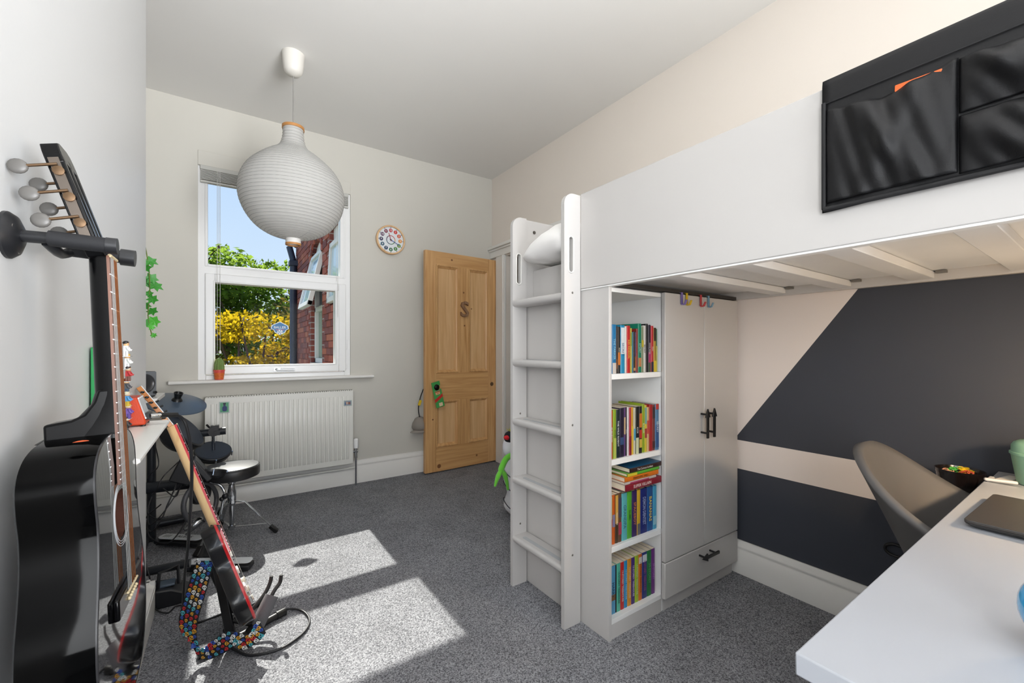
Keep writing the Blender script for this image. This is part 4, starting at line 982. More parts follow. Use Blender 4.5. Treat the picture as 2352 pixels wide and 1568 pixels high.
# wall clock
ck = thing('wall_clock', 'round wooden clock with rainbow number discs on the wall', 'clock', (1.245, 3.75, 2.0))
c0 = Vector((1.245, WY, 2.132)); CR = .130
MB().lathe([(CR - .004, 0), (CR, .006), (CR, .034), (CR - .004, .038), (CR - .013, .038), (CR - .014, .026)], 48, caps=False, center=c0, axis=(0, -1, 0)).build('rim', wood('beech', '#d3a878', '#e4bf92', 'z', .6, .4), ck, smooth=40)
MB().lathe([(CR - .012, .0), (CR - .012, .024)], 48, center=c0, axis=(0, -1, 0)).build('face', M('clock_face', '#dfe3e6', .45), ck)
fy = WY - .0245
cols = ['#b5363a', '#c43b32', '#cd5a34', '#d9903a', '#6f9a3c', '#3f7f3c', '#2f6b4c', '#21405f', '#24586e', '#2a2a52', '#4a2352', '#7c2540']   # 12,1,2..11
for k in range(12):
    a = PI / 2 - k * PI / 6; p = Vector((1.245 + .086 * math.cos(a), fy, 2.132 + .086 * math.sin(a)))
    d = MB().lathe([(.0168, 0), (.0168, .0012)], 20, center=p, axis=(0, -1, 0)).build('number_disc', M('disc_%d' % k, cols[k], .5), ck)
    text(str(12 if k == 0 else k), p + Vector((0, -.0016, 0)), (1, 0, 0), (0, 0, 1), .023, M('disc_print', '#efe9ea', .5), d, name='number', fit=.022)
tk = MB()
for k in range(60):
    a = k * PI / 30; r0, r1 = (.108, .113) if k % 5 else (.106, .1145); w = .0005 if k % 5 else .003
    p = Vector((math.cos(a), 0, math.sin(a))); q = Vector((-math.sin(a), 0, math.cos(a))); o = Vector((1.245, fy - .0004, 2.132))
    tk.add([o + p * r0 - q * w, o + p * r0 + q * w, o + p * r1 + q * w, o + p * r1 - q * w], [[0, 1, 2, 3]])
tk.build('minute_marks', M('tick_dark', '#3a3f4c', .5), ck, kind='stuff')
for k in range(12):
    a0 = PI / 2 - k * PI / 6 - PI / 12; pts = [(1.245 + .038 * math.cos(a0 + PI / 6 * i / 4), fy - .001, 2.132 + .038 * math.sin(a0 + PI / 6 * i / 4)) for i in range(5)]
    MB().tube(pts, .0032, 5).build('colour_ring', M('disc_%d' % k, '', 0), ck)
def hand(ang, L, w, mat, y):
    p = Vector((math.cos(ang), 0, math.sin(ang))); MB().bar(Vector((1.245, y, 2.132)) - p * .012, Vector((1.245, y, 2.132)) + p * L, w, .0012, (p.z, 0, -p.x)).build('hand', mat, ck)
hand(PI / 2 - math.radians(-18), .062, .005, M('hand_red', '#a8202e', .4), fy - .0045)
hand(PI / 2 - math.radians(118), .090, .005, M('hand_blue', '#24489a', .4), fy - .0065)
MB().lathe([(.006, 0), (.006, .008)], 14, center=(1.245, fy, 2.132), axis=(0, -1, 0)).build('hub', M('tick_dark', '', 0), ck)

# cactus on the sill
cp = thing('potted_cactus', 'small ribbed cactus in a red patterned pot on the window sill', 'plant', (-.022, 3.722, .9302))
MB().lathe([(.001, 0), (.026, 0), (.0345, .066), (.036, .066), (.036, .072), (.032, .072), (.031, .064), (.001, .064)], 24, caps=False, center=(-.022, 3.722, .9302)).build('pot', M('pot_red', '#e2554c', .45, var=.35, vscale=60), cp, smooth=40)
MB().lathe([(.0272, .006), (.0332, .05)], 24, caps=False, center=(-.022, 3.722, .9302)).build('pot_print', M('pot_orange', '#dd6a2c', .5, var=.5, vscale=90), cp, smooth=40)
def cact(u, v):
    a = 2 * PI * u; r = (.029 + .0035 * math.cos(10 * a)) * min(1, (math.sin(PI * (.12 + .88 * (1 - v) * .5)) ** .5)) * (1 if v < .7 else math.sqrt(max(0, 1 - ((v - .7) / .3) ** 2)))
    return (-.022 + r * math.cos(a), 3.722 + r * math.sin(a), .992 + .098 * v)
MB().grid(60, 16, cact).build('cactus_body', M('cactus_green', '#6f8a46', .6, var=.15, vscale=60), cp, smooth=80)
sp = MB(); rs = random.Random(4)
for k in range(10):
    for j in range(8):
        a = 2 * PI * k / 10; z = .995 + .09 * j / 8; r = .031 * (1 if j < 6 else .8)
        o = Vector((-.022 + r * math.cos(a), 3.722 + r * math.sin(a), z))
        for q in range(3): sp.tube([o, o + Vector((math.cos(a) + rs.uniform(-.6, .6), math.sin(a) + rs.uniform(-.6, .6), rs.uniform(-.5, .8))) * .008], [.0005, .0001], 3)
sp.build('spines', M('spine_straw', '#d8c795', .6), cp, kind='stuff')

# ------------------------------------------------------------------ pendant lantern
pl = thing('pendant_lamp', 'white onion-shaped paper lantern hanging from the ceiling', 'pendant lamp', (.35, 2.843, CZ))
m_cup = M('ceiling_cup', '#dad6ce', .4)
def lz(v): return 1.15 + (802 - v) * .002623
PC = (.35, 2.843, 0)
MB().lathe([(.062, CZ), (.0615, CZ - .01), (.056, CZ - .075), (.050, CZ - .105), (.036, CZ - .122), (.012, CZ - .128), (.004, CZ - .13)], 32, center=PC).build('ceiling_cup', m_cup, pl, smooth=40)
MB().cyl((.35, 2.843, 2.48), (.35, 2.843, CZ - .12), .0032, 8).build('flex', M('flex_grey', '#8d8b86', .6), pl, smooth=60)
prof0 = [(.056, 2.478), (.056, 2.44), (.060, 2.41), (.070, 2.375), (.094, 2.345), (.140, 2.312), (.190, 2.270), (.236, 2.222), (.268, 2.165), (.284, 2.105), (.284, 2.050), (.270, 1.990), (.240, 1.930), (.198, 1.880), (.140, 1.842), (.080, 1.822), (.041, 1.814)]
pp = bez([(p[0], 0, p[1]) for p in prof0], 8)
# resample by arc length into the paper's rings
Ls = [0]
for a, c in zip(pp[:-1], pp[1:]): Ls.append(Ls[-1] + (c - a).length)
def at_len(s):
    for i in range(len(Ls) - 1):
        if Ls[i + 1] >= s: t = (s - Ls[i]) / max(1e-9, Ls[i + 1] - Ls[i]); return pp[i].lerp(pp[i + 1], t)
    return pp[-1]
NR = 46; prof = []; rings = []
for i in range(NR * 2 + 1):
    q = at_len(Ls[-1] * i / (NR * 2)); prof.append((q.x + (.0009 if i % 2 == 0 else -.0006), q.z))
    if i % 2 == 0: rings.append((q.x + .0008, q.z))
def paper_mat():
    m = bpy.data.materials.new('lantern_paper'); m.use_nodes = True; nt = m.node_tree
    for n in list(nt.nodes): nt.nodes.remove(n)
    o = nt.nodes.new('ShaderNodeOutputMaterial'); d = nt.nodes.new('ShaderNodeBsdfPrincipled'); t = nt.nodes.new('ShaderNodeBsdfTranslucent'); mx = nt.nodes.new('ShaderNodeMixShader'); mx.inputs[0].default_value = .5
    d.inputs['Roughness'].default_value = .6; d.inputs['Specular IOR Level'].default_value = .25
    tc = nt.nodes.new('ShaderNodeTexCoord'); n = nt.nodes.new('ShaderNodeTexNoise'); n.inputs['Scale'].default_value = 14; n.inputs['Detail'].default_value = 4
    r = nt.nodes.new('ShaderNodeValToRGB'); r.color_ramp.elements[0].color = lin('#d8d7d4'); r.color_ramp.elements[1].color = lin('#e4e3e0')
    nt.links.new(tc.outputs['Object'], n.inputs['Vector']); nt.links.new(n.outputs['Fac'], r.inputs[0]); nt.links.new(r.outputs[0], d.inputs['Base Color']); nt.links.new(r.outputs[0], t.inputs['Color'])
    bp = nt.nodes.new('ShaderNodeBump'); bp.inputs['Strength'].default_value = .25; bp.inputs['Distance'].default_value = .004; nt.links.new(n.outputs['Fac'], bp.inputs['Height']); nt.links.new(bp.outputs[0], d.inputs['Normal'])
    nt.links.new(d.outputs[0], mx.inputs[1]); nt.links.new(t.outputs[0], mx.inputs[2]); nt.links.new(mx.outputs[0], o.inputs[0]); return m
shade = MB().lathe(prof, 72, caps=False, center=PC).build('paper_shade', paper_mat(), pl, smooth=10)
rg = MB()
for (r, z) in rings[1:-1]:
    rg.tube([(PC[0] + r * math.cos(a), PC[1] + r * math.sin(a), z) for a in [2 * PI * i / 48 for i in range(48)]], .0013, 4, closed=True)
rg.build('ring_wires', M('wire_white', '#a09f9c', .5), shade, kind='stuff')
for k in range(4):
    a = PI / 4 * k * 2 + .5
    MB().tube([(PC[0] + (q.x - .004) * math.cos(a), PC[1] + (q.x - .004) * math.sin(a), q.z) for q in pp[::3]], .002, 5).build('upright_wire', M('wire_grey', '#8f8e8c', .5), shade)
MB().lathe([(.054, 2.472), (.061, 2.472), (.061, 2.488), (.054, 2.488)], 32, caps=False, center=PC).build('top_ring', wood('ring_wood', '#a8733c', '#c28c52', 'x', .5, .5), pl, smooth=40)
MB().lathe([(.041, 1.815), (.042, 1.79), (.040, 1.785)], 28, caps=False, center=PC).build('bottom_collar', M('collar_white', '#dedcd8', .6), pl, smooth=40)
MB().lathe([(.036, 1.788), (.043, 1.788), (.043, 1.776), (.036, 1.776)], 28, caps=False, center=PC).build('bottom_ring', wood('ring_wood', '', '', 'x'), pl, smooth=40)
MB().lathe([(.02, 2.14), (.02, 2.2), (.006, 2.21), (.004, 2.48)], 14, center=PC).build('lamp_holder', m_cup, pl, smooth=40)
MB().sphere((.35, 2.843, 2.09), .034, 16, 10, (1, 1, 1.25)).build('bulb', M('bulb_white', '#f4f2ee', .3), pl, smooth=60)

# ================================================================== LEFT SIDE
# mantel shelf
ms = thing('mantel_shelf', 'white moulded mantel shelf on the chimney breast', 'shelf', (-.21, 1.43, .87))
pr = [(WX, .928), (-.145, .928), (-.139, .925), (-.139, .919), (-.146, .915), (-.150, .908), (-.150, .903), (-.158, .900), (-.166, .893), (-.166, .888), (WX, .888)]
b = MB(); vs = [(p[0], y, p[1]) for y in (1.14, 1.716) for p in pr]; k = len(pr)
b.add(vs, [list(range(k)), list(range(k, 2 * k))[::-1]] + [[i, k + i, k + (i + 1) % k, (i + 1) % k] for i in range(k)]).build('shelf_board', m_gloss, ms, smooth=30)
MB().prism([(WX, .888), (-.215, .888), (-.222, .87), (WX, .845)], 1.62, 1.66, 'y').build('corbel', m_gloss, ms, bevel=.003)
# small orange amp
am = thing('mini_amp', 'small orange practice amplifier with a grey grille on the mantel shelf', 'amplifier', (-.225, 1.645, .928))
m_or = M('amp_orange', '#bf3a10', .5, bump=.15, bscale=300)
MB().prism([(-.262, .932), (-.184, .932), (-.184, .944), (-.203, 1.012), (-.262, 1.012)], 1.602, 1.690, 'y').build('case', m_or, am, bevel=.004)
A = Matrix.Translation((-.1935, 1.646, .980)) @ Matrix.Rotation(math.atan2(.019, .068) * -1, 4, 'Y')
MB(A).box(-.001, .0022, -.038, .038, -.03, .03).build('grille', M('grille_grey', '#b9bdc0', .6, var=.15, vscale=300), am)
f = MB(A); f.box(.0, .003, -.041, .041, .028, .032).box(.0, .003, -.041, .041, -.032, -.028).build('trim', m_upvc, am)
MB().box(-.185, -.172, 1.61, 1.645, .946, .966).build('jack_socket', m_blk, am, bevel=.001)
for y in (1.61, 1.682): MB().cyl((-.19, y, .928), (-.19, y, .933), .006, 8).build('foot', m_blk, am)
cb = thing('guitar_cable', 'black jack cable hanging from the orange amp down to the floor', 'cable', (-.1, 1.9, .0))
m_cab = M('cable_black', '#1d1d20', .45)
MB().cyl((-.174, 1.606, .957), (-.150, 1.618, .956), .006, 10).build('jack_plug', m_chrome, cb, smooth=40)
MB().cyl((-.152, 1.617, .956), (-.115, 1.640, .951), .0072, 10).build('plug_sleeve', m_blk, cb, smooth=40)
MB().tube(bez([(-.117, 1.640, .951), (-.103, 1.655, .935), (-.092, 1.663, .90), (-.083, 1.69, .815), (-.086, 1.755, .677), (-.102, 1.888, .457), (-.12, 2.021, .279), (-.126, 2.12, .09), (-.09, 2.20, .008), (.02, 2.22, .006)], 8), .0048, 8).build('lead', m_cab, cb, smooth=60)
# green board leaning on the wall, toy figures
tag(MB().box(WX + .004, WX + .016, 1.455, 1.60, .929, 1.155).build('green_board', M('board_green', '#1f8c4a', .5), bevel=.002), 'thin green board leaning on the wall behind the guitar neck', 'board')
def figure(i, x, y, z, hair, top, leg, label):
    t = thing('toy_figure', label, 'toy figure', (x, y, z - .019), group='little toy figures by the guitar neck')
    MB().box(x - .005, x - .0004, y - .008, y + .008, z - .019, z - .005).box(x + .0004, x + .005, y - .008, y + .008, z - .019, z - .005).build('legs', M('fig_' + leg.strip('#'), leg, .35), t)
    MB().prism([(y - .009, z - .005), (y + .009, z - .005), (y + .006, z + .010), (y - .006, z + .010)], x - .005, x + .005, 'x').build('torso', M('fig_' + top.strip('#'), top, .35), t)
    for s in (-1, 1): MB().tube([(x + .002, y + s * .008, z + .007), (x + .006, y + s * .012, z - .001), (x + .010, y + s * .012, z - .003)], .003, 6).build('arm', M('fig_' + top.strip('#'), top, .35), t)
    MB().lathe([(.0055, 0), (.006, .002), (.006, .009), (.0035, .011)], 12, center=(x, y, z + .010)).build('head', M('fig_skin', '#d9ab7c', .35), t, smooth=40)
    MB().sphere((x - .001, y, z + .0185), .0072, 10, 6, (1, 1, .75)).build('hair', M('fig_' + hair.strip('#'), hair, .4), t, smooth=60)
rack = thing('figure_rack', 'slim clear display rack for toy figures at the mantel shelf end', 'rack', (-.235, 1.584, .928))
MB().box(-.246, -.242, 1.562, 1.606, .9285, 1.185).build('back_plate', M('rack_clear', '#d7dad9', .15), rack)
FIG = [('#1b1b1d', '#ececec', '#dadada', 'topmost of the column, black hair and white suit'), ('#d8ae2c', '#e9e9e6', '#e3e3e3', 'second from the top, yellow hair and white clothes'), ('#2a2020', '#b3262a', '#6b3a2a', 'third from the top, dark hat and red jacket'), ('#7a3a22', '#4a4a50', '#30455e', 'fourth from the top, brown hat and grey-blue clothes'),
       ('#c9c3a8', '#4a8ec4', '#c5a62f', 'fifth from the top, pale hair and blue top'), ('#c9a53a', '#6a4aa0', '#5a4290', 'sixth from the top, purple clothes'), ('#1b1b1d', '#2a2a2c', '#232325', 'lowest of the column, black clothes')]
for i, (h_, t_, l_, lab) in enumerate(FIG):
    z = 1.150 - i * .0348
    figure(i, -.222 + .002 * (i % 3), 1.578 + .003 * (i % 2), z, h_, t_, l_, 'small toy figure ' + lab)
    MB().box(-.242, -.212, 1.564, 1.600, z - .0205, z - .0192).build('ledge', M('rack_clear', '', 0), rack)

# ivy on the far corner of the chimney breast
iv = thing('ivy_garland', 'trailing green ivy strand hanging at the chimney breast corner', 'ivy', (-.30, 2.46, 1.20))
m_ivy = M('ivy_green', '#2f7f26', .5, var=.25, vscale=40); m_ivy2 = M('ivy_light', '#46a030', .5)
st = bez([(-.30, 2.43, 1.72), (-.275, 2.45, 1.55), (-.268, 2.46, 1.42), (-.274, 2.46, 1.30), (-.262, 2.46, 1.215)], 6)
MB().tube(st, .0022, 5).build('stem', M('ivy_stem', '#5a6b2c', .7), iv)
LF = [(0, .030), (.35, .028), (.42, .012), (.85, .006), (.62, -.004), (.9, -.030), (.55, -.026), (.42, -.03), (.25, -.055), (0, -.032)]
ri = random.Random(5)
for i, (x, z, s, m_) in enumerate(((-.262, 1.468, .05, 0), (-.250, 1.435, .055, 0), (-.285, 1.45, .05, 0), (-.270, 1.398, .034, 0), (-.256, 1.372, .045, 0), (-.282, 1.345, .04, 0), (-.258, 1.320, .045, 0), (-.252, 1.277, .05, 1), (-.275, 1.27, .04, 0), (-.262, 1.250, .03, 1), (-.256, 1.213, .026, 1), (-.28, 1.51, .05, 0), (-.265, 1.54, .05, 0))):
    pts = [(0, .5), (.22, .22), (.5, .18), (.34, -.08), (.46, -.4), (.16, -.3), (0, -.62), (-.16, -.3), (-.46, -.4), (-.34, -.08), (-.5, .18), (-.22, .22)]
    R = Matrix.Translation((x, 2.462 + ri.uniform(-.01, .012), z)) @ Matrix.Rotation(ri.uniform(-.5, .5), 4, 'Z') @ Matrix.Rotation(ri.uniform(-.5, .1), 4, 'X') @ Matrix.Rotation(ri.uniform(-.7, .7), 4, 'Y')
    vs = [(p[0] * s, -.004 * (1 - abs(p[0])), p[1] * s) for p in pts] + [(0, -.008 * s * 10 * .1, 0)]
    MB(R).add(vs, [[i_, (i_ + 1) % 12, 12] for i_ in range(12)]).build('leaf', m_ivy2 if m_ else m_ivy, iv, solid=.0008)

# speaker in the alcove
asf = thing('alcove_shelf', 'white shelf in the alcove holding the small speaker', 'shelf', (-.5, 2.85, .90))
MB().box(-.70, -.262, 2.66, 2.99, .893, .912).build('shelf_board', m_gloss, asf, bevel=.002)
spk = thing('speaker', 'small black and silver loudspeaker in the alcove by the chimney breast', 'speaker', (-.330, 2.80, .912), (0, 0, math.radians(40)))
L_ = dict(local=True)
MB().box(-.06, .06, .0, .12, .0, .125).build('cabinet', M('speaker_black', '#2a2b2e', .45), spk, bevel=.004, **L_)
MB().box(-.058, .058, -.006, .0, .002, .123).build('front_panel', M('speaker_silver', '#8d9298', .35, metal=.6), spk, bevel=.004, **L_)
MB().lathe([(.046, .0), (.048, .006), (.044, .008), (.040, .004), (.024, .001), (.012, .003), (.001, .006)], 28, caps=False, center=(0, -.006, .066), axis=(0, -1, 0)).build('driver', M('speaker_cone', '#2c2d30', .3), spk, smooth=40, **L_)
MB().box(-.02, .02, -.008, -.006, .008, .015).build('badge', M('badge_light', '#c8cacc', .4), spk, **L_)
MB().cyl((.046, -.006, .018), (.046, -.018, .018), .007, 12).build('volume_knob', m_blk, spk, **L_)
# ------------------------------------------------------------------ acoustic guitar on its wall hanger
BR = Vector((-.141, .988, .738)); NU = Vector((-.166, 1.004, 1.309))
gw = (NU - BR).normalized(); gn = Vector((1, -.030, 0)); gn = (gn - gw * gn.dot(gw)).normalized(); ge = gw.cross(gn)
if ge.y < 0: ge = -ge
GL = (NU - BR).length
def G(w, e, n): return tuple(BR + gw * w + ge * e + gn * n)
gt = thing('acoustic_guitar', 'glossy black acoustic guitar hanging on the chimney breast wall', 'guitar', tuple(BR - gw * .198))
m_gb = M('guitar_black', '#020202', .06, spec=.13, coat=.0, var=0)
m_gt = M('guitar_top_black', '#020202', .03, spec=.5, coat=.5, var=0)
m_gk = M('guitar_neck_black', '#060607', .2, spec=.25, var=0)
half = [(-.198, 0), (-.195, .055), (-.172, .118), (-.120, .158), (-.062, .171), (0, .166), (.055, .149), (.100, .137), (.145, .133), (.185, .138), (.222, .136), (.249, .115), (.264, .078), (.270, .028)]
hp = [(p.x, p.z) for p in bez([(a, 0, c) for a, c in half], 4)]
outl = [(a, -c) for a, c in hp] + [(a, c) for a, c in hp[::-1][:-1]]
K = len(outl); DEP = .080
# sides and back
vs = []; rngs = [(1.0, 0.0), (1.0, -DEP), (.97, -DEP - .003), (.5, -DEP - .008)]
cw = .03
for s, n in rngs: vs += [G(cw + (a - cw) * s, c * s, n) for a, c in outl]
vs.append(G(cw, 0, -DEP - .010))
fs = [[q * K + i, (q + 1) * K + i, (q + 1) * K + (i + 1) % K, q * K + (i + 1) % K] for q in range(3) for i in range(K)] + [[3 * K + i, 4 * K, 3 * K + (i + 1) % K] for i in range(K)]
MB().add(vs, fs).build('body', m_gb, gt, smooth=45)
# top with a sound hole
hc, hr = .128, .041
hole = [(hc + hr * math.cos(math.atan2(c, a - hc)), hr * math.sin(math.atan2(c, a - hc))) for a, c in outl]
vs = [G(a, c, 0) for a, c in outl] + [G(a * .5 + hc * .5 + 0, c * .5, .0015) if False else G((a + h_[0]) / 2, (c + h_[1]) / 2, .0015) for (a, c), h_ in zip(outl, hole)] + [G(h_[0], h_[1], .001) for h_ in hole] + [G(h_[0], h_[1], -.004) for h_ in hole]
fs = [[q * K + i, (q + 1) * K + i, (q + 1) * K + (i + 1) % K, q * K + (i + 1) % K][::-1] for q in range(3) for i in range(K)]
top = MB().add(vs, fs).build('soundboard', m_gt, gt, smooth=45)
MB().tube([G(a, c * .998, -.001) for a, c in outl], .0018, 5, closed=True).build('binding', M('binding_dark', '#2b2b2d', .2), gt, smooth=60)
MB().lathe([(hr, 0), (.001, .0005)], 32, caps=False, center=G(hc, 0, -.02), axis=gn).lathe([(hr, -.018), (hr, 0)], 32, caps=False, center=G(hc, 0, 0), axis=gn).build('sound_hole', M('guitar_inside', '#4a2415', .8), gt)
for q in (.047, .051, .055): MB().tube([G(hc + q * math.cos(a), q * math.sin(a), .0012) for a in [2 * PI * i / 40 for i in range(40)]], .0006, 4, closed=True).build('rosette_ring', M('rosette', '#b9bcc0', .3), gt)
# neck
def nhw(w): return .0225 + .0055 * (GL - w) / (GL - .2)
ws = [.262 + (GL - .262) * i / 16 for i in range(17)]; vs = []; NS = 10
for w in ws:
    t_ = .027 + .003 * (GL - w) / GL
    bulge = 1.0 if w > .335 else 1 + 2.6 * ((.335 - w) / .073) ** 1.6
    for j in range(NS + 1):
        a = PI * j / NS; vs.append(G(w, -nhw(w) * math.cos(a), .004 - t_ * bulge * math.sin(a) ** .8))
fs = [[i * (NS + 1) + j, i * (NS + 1) + j + 1, (i + 1) * (NS + 1) + j + 1, (i + 1) * (NS + 1) + j] for i in range(16) for j in range(NS)] + [list(range(NS + 1))]
MB().add(vs, fs).build('neck', m_gk, gt, smooth=50)
b = MB(); hpz = [(.262, -.082), (.262, .002), (.345, .002), (.345, -.016), (.325, -.022), (.306, -.034), (.298, -.050), (.294, -.082)]
vs = [G(a, e, c) for e in (-.025, .025) for a, c in hpz]; k = len(hpz)
b.add(vs, [list(range(k)), list(range(k, 2 * k))[::-1]] + [[i, k + i, k + (i + 1) % k, (i + 1) % k] for i in range(k)]).build('neck_heel', m_gk, gt, bevel=.004)
m_rose = wood('rosewood', '#5b3a2c', '#7d5544', 'z', 1.0, .3)
vs = [G(w, s * nhw(w), n) for w in (.182, GL) for s in (-1, 1) for n in (.003, .0068)]
MB().add(vs, [[0, 1, 3, 2], [4, 6, 7, 5], [0, 4, 5, 1], [2, 3, 7, 6], [1, 5, 7, 3], [0, 2, 6, 4]]).build('fretboard', m_rose, gt)
m_fret = M('fret_wire', '#d6d7d8', .25, metal=.9)
for i in range(1, 20):
    w = GL * 2 ** (-i / 12)
    if w > .19: MB().tube([G(w, -nhw(w), .0070), G(w, nhw(w), .0070)], .0011, 5).build('fret', m_fret, gt)
MB().tube([G(GL, -.0225, .0075), G(GL, .0225, .0075)], .003, 6).build('nut', M('bone', '#d9c7a0', .4), gt)
m_str = M('string_bronze', '#a9704c', .35, metal=.8); m_str2 = M('string_plain', '#c8c8c6', .3, metal=.7)
for i in range(6):
    e0, e1 = -.0185 + .0074 * i, -.027 + .0108 * i
    MB().tube([G(GL, e0, .0080), G(-.002, e1, .0098)], .0008 - .0001 * abs(5 - i) * .3, 5).build('string', m_str if i > 2 else m_str2, gt)
vs = [G(w, s * e, n) for w, e in ((-.022, .086), (.012, .086)) for s in (-1, 1) for n in (.0, .009)]
br = MB().add(vs, [[0, 1, 3, 2], [4, 6, 7, 5], [0, 4, 5, 1], [2, 3, 7, 6], [1, 5, 7, 3], [0, 2, 6, 4]]).build('bridge', m_gk, gt, bevel=.003)
MB().tube([G(.001, -.036, .0105), G(-.001, .036, .0105)], .002, 6).build('saddle', M('bone', '', 0), br)
for i in range(6): MB().sphere(G(-.012, -.027 + .0108 * i, .010), .003, 8, 5).build('bridge_pin', M('bone', '', 0), br)
# head
ang = math.radians(15); hd = (gw * math.cos(ang) - gn * math.sin(ang)).normalized(); hn = (gn * math.cos(ang) + gw * math.sin(ang)).normalized()
def Hd(l, e, n): return tuple(NU + hd * l + ge * e + hn * n)
b = MB(); shape = [(0, .022), (.012, .029), (.03, .033), (.165, .036), (.182, .030), (.188, .018)]
sh = [(l, -e) for l, e in shape] + [(l, e) for l, e in shape[::-1]]
def hplate(poly, n0, n1):
    k = len(poly); vs = [Hd(l, e, n) for n in (n0, n1) for l, e in poly]
    return vs, [list(range(k)), list(range(k, 2 * k))[::-1]] + [[i, k + i, k + (i + 1) % k, (i + 1) % k] for i in range(k)]
hb = MB()
for poly in ([(0, -.022), (.012, -.029), (.03, -.033), (.165, -.036), (.165, -.024), (.03, -.022), (.03, .022), (.165, .024), (.165, .036), (.03, .033), (.012, .029), (0, .022)], [(.03, -.007), (.03, .007), (.165, .007), (.165, -.007)], [(.150, -.036), (.150, .036), (.170, .035), (.183, .029), (.188, .016), (.188, -.016), (.183, -.029), (.170, -.035)]):
    hb.add(*hplate(poly, -.021, .001))
head = hb.build('headstock', m_gk, gt, bevel=.0015)
m_peg = M('peg_pearl', '#5e5c59', .4); m_plate = M('tuner_plate', '#6b625a', .35, metal=.8)
for s in (-1, 1):
    vs, fs = [], []
    pl_ = MB(); k = 0
    e0 = s * .0362
    pts = [Hd(.030, e0, -.004), Hd(.158, e0, -.004), Hd(.158, e0, -.017), Hd(.030, e0, -.017)]
    pts2 = [tuple(Vector(p) + ge * s * .0015) for p in pts]
    pl_.add(pts + pts2, [[0, 1, 2, 3], [4, 5, 6, 7][::-1], [0, 4, 5, 1], [1, 5, 6, 2], [2, 6, 7, 3], [3, 7, 4, 0]])
    plate = pl_.build('tuner_plate', m_plate, head)
    for l in (.052, .094, .136):
        MB().lathe([(.0075, 0), (.0075, .003), (.003, .004)], 14, center=Hd(l, e0 + s * .0015, -.010), axis=ge * s).build('gear', m_brass, plate, smooth=30)
        q = MB().tube([Hd(l + .010, e0 + s * .004, -.008), Hd(l + .010, e0 + s * .004, -.044)], .0024, 8).build('tuner_shaft', m_brass, plate, smooth=50)
        A = Matrix((hd, ge, hn)).transposed()
        MB().sphere(Hd(l + .010, e0 + s * .004, -.053), .0125, 14, 8, (.95, .34, .95), A).build('tuner_button', m_peg, q, smooth=70)
MB().lathe([(.018, 0), (.017, .0006)], 20, center=Vector(G(.258, -.075, -.030)) - ge * .0, axis=(gw * .8 - ge * .55)).build('sticker', M('sticker_orange', '#cf5a2e', .4, var=.4, vscale=80), gt)
# wall hanger
hg = thing('guitar_hanger', 'black metal wall hanger with padded yoke holding the acoustic guitar', 'hanger', (WX, .975, 1.326))
m_hang = M('hanger_black', '#1a1b1e', .4, var=.1)
MB().lathe([(.036, 0), (.036, .004), (.030, .012), (.016, .018)], 28, center=(WX, .975, 1.326), axis=(1, 0, 0)).build('wall_plate', m_hang, hg, smooth=35)
for a in (.6, 2.7, 4.7): MB().cyl((WX + .008, .975 + .024 * math.cos(a), 1.326 + .024 * math.sin(a)), (WX + .0135, .975 + .024 * math.cos(a), 1.326 + .024 * math.sin(a)), .004, 8).build('screw', m_screw, hg)
MB().cyl((WX + .01, .972, 1.326), (WX + .05, .967, 1.326), .0095, 12).build('arm', m_hang, hg, smooth=40)
MB().cyl((WX + .048, .967, 1.326), (-.158, .962, 1.323), .0125, 14).build('pad', M('foam_black', '#15161a', .7), hg, smooth=40)
MB().cyl((-.160, .962, 1.323), (-.146, .962, 1.323), .0135, 14).build('end_cap', m_hang, hg, smooth=40)
MB().tube(bez([(WX + .045, .970, 1.320), (WX + .05, .99, 1.312), (WX + .05, 1.025, 1.312), (WX + .06, 1.042, 1.322)], 5), .008, 8).build('yoke', m_hang, hg, smooth=50)
MB().cyl((WX + .055, 1.042, 1.323), (-.152, 1.042, 1.319), .0115, 14).build('pad', M('foam_black', '', 0), hg, smooth=40)
MB().cyl((-.154, 1.042, 1.319), (-.134, 1.042, 1.318), .015, 14).build('end_cap', m_hang, hg, smooth=40)

# ================================================================== DRUM KIT
m_rub = M('drum_rubber', '#4b5969', .32, spec=.5, var=.05, vscale=300, bump=.05, bscale=800)
m_head = M('drum_head', '#2b3340', .5, spec=.4, var=.06, vscale=300)
m_dk = M('drum_black', '#1a1b1e', .4); m_tube = M('rack_tube', '#24272c', .3, spec=.5)
dr = thing('drum_kit', 'black electronic drum kit on a tube rack in the alcove', 'drum kit', (-.2, 3.2, 0))
def tilt(axis_dir): return Vector(axis_dir).normalized()
def pad(c, ax, r, d, rim='drum_rim'):
    ax = tilt(ax); c = Vector(c)
    body = MB().lathe([(r * .55, -d), (r * .9, -d * .75), (r, -.012), (r * 1.03, -.010), (r * 1.03, .002), (r * .99, .005)], 36, center=c, axis=ax).build('drum_shell', m_dk, dr, smooth=35)
    MB().lathe([(r * .94, -.004), (r * .93, .0062), (.001, .0065)], 36, caps=False, center=c, axis=ax).build('drum_head', m_head, body, smooth=30)
    q = ax.orthogonal().normalized(); p = ax.cross(q)
    for k in range(5):
        a = 2 * PI * k / 5 + .3; o = c + (q * math.cos(a) + p * math.sin(a)) * r * 1.05
        MB().tube([o + ax * .002, o - ax * .03], .004, 6).build('lug', m_chrome, body, smooth=40)
    return body
